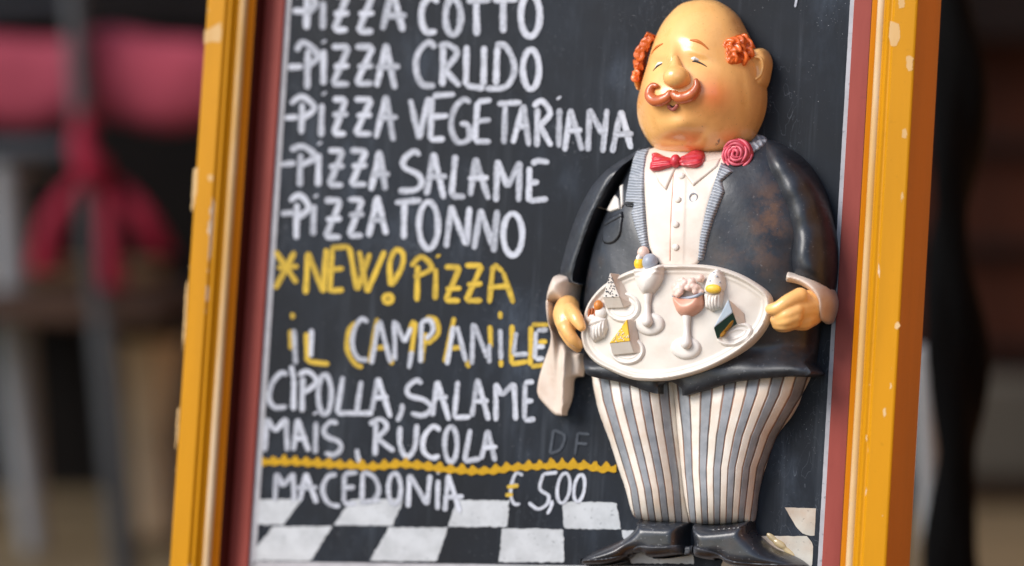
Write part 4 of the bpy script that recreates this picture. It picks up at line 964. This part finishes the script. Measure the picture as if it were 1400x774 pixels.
hand('hand', [([q(1116, 417, 22), q(1104, 419, 32), q(1090, 422, 42)], [10.5, 12.5, 11.0]), ([q(1110, 428, 26), q(1096, 433, 36), q(1082, 436, 43)], [9.5, 11.0, 8.0]),
              ([q(1094, 405, 46), q(1078, 412, 53), q(1064, 421, 55), q(1054, 423, 54)], [6.6, 5.6, 5.2, 4.4]),                # thumb over the rim
              ([q(1090, 424, 50), q(1076, 430, 54), q(1066, 434, 52), q(1059, 437, 46)], [5.2, 4.6, 4.2, 3.6]),
              ([q(1088, 433, 50), q(1075, 438, 53), q(1066, 440, 50), q(1060, 441, 44)], [5.2, 4.6, 4.0, 3.4]),
              ([q(1086, 440, 48), q(1074, 444, 50), q(1066, 445, 47), q(1061, 445, 42)], [5.0, 4.4, 3.8, 3.2]),
              ([q(1084, 444, 44), q(1074, 447.5, 45), q(1067, 448, 42), q(1063, 447, 38)], [4.2, 3.8, 3.4, 3.0])])
hand('hand', [([q(776, 420, 28), q(774, 430, 36), q(775, 442, 42)], [9.5, 10.5, 9.0]),
              ([q(780, 424, 42), q(786, 432, 50), q(790, 439, 53), q(795, 447, 54)], [6.2, 5.6, 5.0, 3.8]),                    # thumb on the rim
              ([q(768, 430, 40), q(774, 448, 46), q(783, 463, 46), q(792, 472, 42)], [5.6, 5.2, 4.8, 3.6]),
              ([q(766, 436, 36), q(772, 454, 42), q(781, 468, 42), q(790, 477, 38)], [5.0, 4.6, 4.2, 3.2]),
              ([q(766, 434, 30), q(772, 454, 36), q(780, 468, 37), q(788, 476, 33)], [4.8, 4.2, 3.8, 3.0]),
              ([q(768, 432, 26), q(773, 450, 31), q(780, 463, 32), q(787, 470, 29)], [4.4, 4.0, 3.6, 2.8])])

# ================================================================== surroundings
def plain(name, hexa, rough=.6, var=.2, sc=6, hex2=None, stretch=None, metal=0):
    t = NT(name); c = lin(hexa); k = t.mix(t.ramp(t.noise(sc, 6, .6, stretch), .3, .7), lin(hex2) if hex2 else sc3(c, 1 - var), sc3(c, 1 + var))
    t.bump(t.noise(sc * 12, 3), .2, .002); m = t.out(k, rough, .12 if 'black_cloth' in name or 'board' in name or 'beam' in name or 'red_' in name else .35); t.b.inputs['Metallic'].default_value = metal; return m
G = {k: plain(k, *v) for k, v in {'paving_stone': ('64563f', .8, .2, 3), 'black_iron': ('26282b', .45, .2, 8), 'grey_iron': ('35373a', .5, .15, 8), 'red_canvas': ('9c4453', .8, .15, 9),
      'red_ribbon': ('78172a', .7, .2, 9), 'brown_boards': ('34190f', .7, .3, 4, '200f0a', (1, 1, .1)), 'dark_boards': ('0b0807', .7, .3, 4), 'grey_ledge': ('413f39', .7, .15, 5), 'brown_base': ('3a2415', .7, .2, 5),
      'dark_beam': ('120d0d', .6, .3, 5), 'black_cloth': ('060505', .9, .3, 12), 'pale_iron': ('85878a', .5, .1, 6), 'clay_pot': ('b5a184', .7, .15, 8), 'warm_bounce_render': ('bb8350', .85, .12, 2), 'olive_leaf': ('4d4a35', .7, .3, 9)}.items()}
def world_mesh(name, V, Fs, mat, parent=None, smooth=False): return mesh(name, V, Fs, mat, parent, smooth, 1.0)
gr = world_mesh('pavement', [(-30, -30, 0), (30, -30, 0), (30, 30, 0), (-30, 30, 0)], [(0, 1, 2, 3)], G['paving_stone']); gr['kind'] = 'structure'
def wthing(name, label, cat, loc, rz=0, group=None): return thing(name, label, cat, Matrix.Translation(loc) @ Matrix.Rotation(rz, 4, 'Z'), group)
def part(name, vf, mat, parent, smooth=False, b=0):
    o = world_mesh(name, *vf, mat, parent, smooth)
    if b: bev(o, b)
    return o
def local(t, p): return np.array(t.matrix_world.inverted() @ Vector(p))

# brown shop front behind; unseen wall on the right added for warm bounce
BX = 3.0                                     # metres beyond the board
z = lambda py, d: at(1345, py, d).z
d0 = 4.9; yb = at(1345, 387, d0).y
wall = wthing('shop_front', 'dark brown wooden shop front with grey stone ledge, out of focus behind the sign', 'wall', (0, yb, 0))
part('lintel', box_vf(-1.75, 1.62, -.10, .3, z(52, d0), 2.6), G['dark_beam'], wall)
xm = at(640, 300, d0).x
part('panel', box_vf(xm, 1.62, 0, .3, z(510, d0), z(52, d0) - .002), G['brown_boards'], wall)
part('dark_opening', box_vf(-1.75, xm - .002, 0, .3, .0, z(52, d0) - .002), G['dark_boards'], wall)
part('ledge', box_vf(xm, 1.62, -.08, .3, z(655, d0), z(512, d0)), G['grey_ledge'], wall, b=.02)
part('base', box_vf(xm, 1.62, 0, .3, 0, z(655, d0) - .002), G['brown_base'], wall)
for zz in (470, 330, 190): part('batten', box_vf(xm, 1.62, -.03, -.001, z(zz + 16, d0), z(zz, d0)), G['dark_beam'], wall)
part('bounce_wall', box_vf(1.62, 1.9, -6.6, .3, 0, 3.0), G['warm_bounce_render'], wall)  # out of view, added to throw warm light on right-facing surfaces

# twisted black cloth cover hanging behind the right edge
dt = 2.42
p0, p1 = at(1291, -60, dt), at(1306, 830, dt)
tw = wthing('parasol_cover', 'closed black parasol wrapped tightly and twisted, behind the right edge of the sign', 'parasol', (p1.x, p1.y, 0))
n = 90; V = []; sg = 22
for i in range(n + 1):
    t = i / n; zc = 2.05 - 2.0 * t; s = (zc - p1.z) / (p0.z - p1.z); cx = p1.x + (p0.x - p1.x) * s; rr = .0165 + .007 * min(1, max(0, (1.1 - zc) * 2)); cx += .005 * sin(t * 44)
    for k in range(sg):
        a = 2 * pi * k / sg; r = rr * (1 + .30 * cos(2 * (a - t * 26)) + .05 * sin(5 * a + t * 30)) * (1 + .10 * sin(t * 44))
        V.append((cx + r * cos(a) - p1.x, r * sin(a), zc))
Fs = [(i * sg + k, i * sg + (k + 1) % sg, (i + 1) * sg + (k + 1) % sg, (i + 1) * sg + k) for i in range(n) for k in range(sg)] + [tuple(range(sg))[::-1], tuple(n * sg + k for k in range(sg))]
part('cover', (V, [f[::-1] for f in Fs]), G['black_cloth'], tw, True)
part('foot', tube_vf([(0, 0, .0), (0, 0, .05)], .16, 32), G['black_iron'], tw, True)
vf = ball_vf(local(tw, at(1292, 78, dt)), (.034, .03, .034), 16, 10); part('buckle', vf, G['grey_iron'], tw, True)
# pale pole seen between frame and cover
dp = 2.62; a, b = at(1262, 500, dp), at(1276, 800, dp)
pole = wthing('pale_pole', 'pale grey metal pole between the sign and the twisted black parasol', 'pole', (b.x, b.y, 0))
dirv = (b - a); foot = b + dirv * ((b.z - 0.01) / (a.z - b.z))
part('tube', tube_vf([local(pole, a - dirv * .05), local(pole, foot)], .011, 14), G['pale_iron'], pole, True)
part('foot_cap', tube_vf([local(pole, foot + Vector((0, 0, .02))), local(pole, foot)], .02, 14), G['black_iron'], pole, True)

# metal chair with a red cushion tied to its back
dc = 4.0
def cp(px, py, dd=0.0): return at(px, py, dc + dd)
ft = cp(165, 800); chair = wthing('metal_chair', 'grey metal terrace chair carrying a red tied cushion, blurred left of the sign', 'chair', (ft.x, ft.y, 0))
def bar(name, a, b, r, mat, par=chair): return part(name, tube_vf([local(par, a), local(par, b)], r, 12), G[mat], par, True)
top = cp(100, -60); mid = cp(128, 330); low = Vector((ft.x + .01, ft.y, .02))
part('rear_leg', tube_vf([local(chair, p) for p in (top, cp(108, 100), mid, cp(150, 520), low)], [.018, .019, .021, .024, .024], 14), G['grey_iron'], chair, True)
off = Vector((-.42, .10, 0))
part('rear_leg', tube_vf([local(chair, p + off) for p in (top, mid, low)], .018, 14), G['grey_iron'], chair, True)
bar('back_rail', cp(-160, 208, .03), cp(104, 208, .03), .022, 'grey_iron'); bar('back_rail', cp(-160, 20, .03), cp(102, 8, .03), .016, 'black_iron')
fr = Vector((.05, .42, 0))
for o_ in (Vector((0, 0, 0)), off):
    part('front_leg', tube_vf([local(chair, p) for p in (Vector((low.x, low.y, .46)) + fr + o_, Vector((low.x, low.y, .02)) + fr + o_)], .018, 12), G['black_iron'], chair, True)
sz = .46
part('seat', box_vf(-.44, .07, .02, .5, sz - .02, sz + .01), G['brown_base'], chair, b=.008)
c0 = cp(100, 115, .07); cush = wthing('seat_cushion', 'long red cushion tied across the back of the blurred metal chair', 'cushion', (c0.x, c0.y, c0.z))
V = []; nx, na = 40, 20; ux0, ux1 = cp(-170, 115).x - c0.x, cp(330, 115).x - c0.x
for i in range(nx + 1):
    t = i / nx; x = ux0 + (ux1 - ux0) * t; e = sqrt(max(0.02, 1 - abs(2 * t - 1) ** 6)); pinch = 1 - .12 * np.exp(-((x) / .05) ** 2)
    for k in range(na):
        a = 2 * pi * k / na; hh = (.079 * e * pinch) * np.sign(sin(a)) * abs(sin(a)) ** .7; V.append((x, .045 * e * np.sign(cos(a)) * abs(cos(a)) ** .7, hh + .012 * sin(x * 9 + 1) + .006 * sin(x * 31)))
Fs = [(i * na + k, i * na + (k + 1) % na, (i + 1) * na + (k + 1) % na, (i + 1) * na + k) for i in range(nx) for k in range(na)] + [tuple(range(na))[::-1], tuple(nx * na + k for k in range(na))]
part('pad', (V, [f[::-1] for f in Fs]), G['red_canvas'], cush, True)
def ribbon3(pts, w, name='ribbon'):
    p = [local(cush, q_) for q_ in pts]; q_ = catmull(p, 8); V = []
    for i, s in enumerate(q_):
        t = i / (len(q_) - 1); ww = w * (.55 + .6 * t)
        for dx, dy in ((-ww, -.004), (ww, -.010), (ww, 0), (-ww, .006)): V.append(s + (dx, dy + .012 * sin(t * 7), 0))
    n = len(q_); Fs = [(i * 4 + k, i * 4 + (k + 1) % 4, i * 4 + 4 + (k + 1) % 4, i * 4 + 4 + k) for i in range(n - 1) for k in range(4)] + [(0, 3, 2, 1), tuple((n - 1) * 4 + k for k in range(4))]
    return part(name, (V, Fs), G['red_ribbon'], cush, True)
ribbon3([cp(118, 150, -.04), cp(112, 190, -.05), cp(122, 235, -.06)], .022); 
ribbon3([cp(125, 232, -.06), cp(95, 262, -.06), cp(72, 310, -.06), cp(60, 372, -.06)], .024)
ribbon3([cp(130, 232, -.06), cp(146, 280, -.065), cp(152, 335, -.06), cp(156, 395, -.06)], .019)
ribbon3([cp(135, 235, -.05), cp(170, 262, -.045), cp(200, 300, -.04), cp(218, 350, -.04)], .022)
part('knot', ball_vf(local(cush, cp(126, 232, -.06)), (.03, .022, .028), 16, 10), G['red_ribbon'], cush, True)
# second chair's pale leg, low pot with plant
dl = 4.3; a, b = at(6, 240, dl), at(48, 760, dl)
leg = wthing('pale_chair', 'pale metal chair at the far left edge with one slanting leg in view', 'chair', (b.x, b.y, 0))
kk = (b - a); f2 = b + kk * ((b.z - .015) / (a.z - b.z))
part('leg', tube_vf([local(leg, a), local(leg, at(20, 480, dl)), local(leg, f2)], [.03, .034, .022], 14), G['pale_iron'], leg, True)
part('leg', tube_vf([local(leg, a) + (-.4, .1, 0), local(leg, f2) + (-.4, .1, 0)], .024, 14), G['pale_iron'], leg, True)
part('seat', box_vf(*(lambda q_: (q_[0] - .45, q_[0] + .012, q_[1] - .02, q_[1] + .4, q_[2] - .01, q_[2] + .03))(local(leg, a))), G['pale_iron'], leg, b=.01)
pb = at(205, 640, 4.45); pot = wthing('clay_pot', 'beige clay pot on the ground behind the chair, blurred beside the yellow frame', 'plant pot', (pb.x, pb.y, 0))
zt, zb2 = at(205, 465, 4.45).z, .0
prf = [(.0, .005), (.06, .005), (.065, .03), (.055, zt * .35), (.05, zt * .55), (.075, zt * .75), (.085, zt * .92), (.088, zt), (.078, zt), (.07, zt * .9), (0, zt * .88)]
V = [(r * cos(a), r * sin(a), h) for r, h in prf for a in np.linspace(0, 2 * pi, 24, endpoint=False)]
Fs = [(i * 24 + k, i * 24 + (k + 1) % 24, i * 24 + 24 + (k + 1) % 24, i * 24 + 24 + k) for i in range(len(prf) - 1) for k in range(24)]
part('body', (V, Fs), G['clay_pot'], pot, True)
rim = part('rim', tube_vf([(.087 * cos(a), .087 * sin(a), zt) for a in np.linspace(0, 2 * pi, 28)], .011, 8, cap=False), G['clay_pot'], pot, True)
# a second, slatted wooden chair further back, and a small leafy plant in the pot
wd = plain('oiled_wood', '8a6f4e', .6, .2, 8)
pw = at(40, 640, 4.7); wc = wthing('wooden_chair', 'slatted brown wooden chair far back, low at the left edge of the picture', 'chair', (pw.x, pw.y, 0))
for x in (-.20, .20):
    for y in (0, .38): part('leg', box_vf(x - .018, x + .018, y - .018, y + .018, 0, .44 if y == 0 else .60), wd, wc, b=.004)
part('seat', box_vf(-.23, .23, -.03, .41, .441, .47), wd, wc, b=.006)
for h in (.50, .55): part('back_slat', box_vf(-.18, .18, .37, .39, h, h + .03), wd, wc, b=.003)
rg = np.random.default_rng(31); V = []; Fs = []
for k in range(46):
    a = rg.uniform(0, 2 * pi); L_ = rg.uniform(.05, .12); el = rg.uniform(.3, 1.3); b0 = np.array([rg.uniform(-.04, .04), rg.uniform(-.04, .04), zt - .03])
    d = np.array([cos(a) * cos(el), sin(a) * cos(el), sin(el)]) * L_; sd_ = np.array([-sin(a), cos(a), 0]) * .012; n = len(V)
    V += [b0, b0 + d * .5 + sd_, b0 + d, b0 + d * .5 - sd_]; Fs += [(n, n + 1, n + 2), (n, n + 2, n + 3)]
part('foliage', (V, Fs), G['olive_leaf'], pot)
bpy.context.view_layer.update()
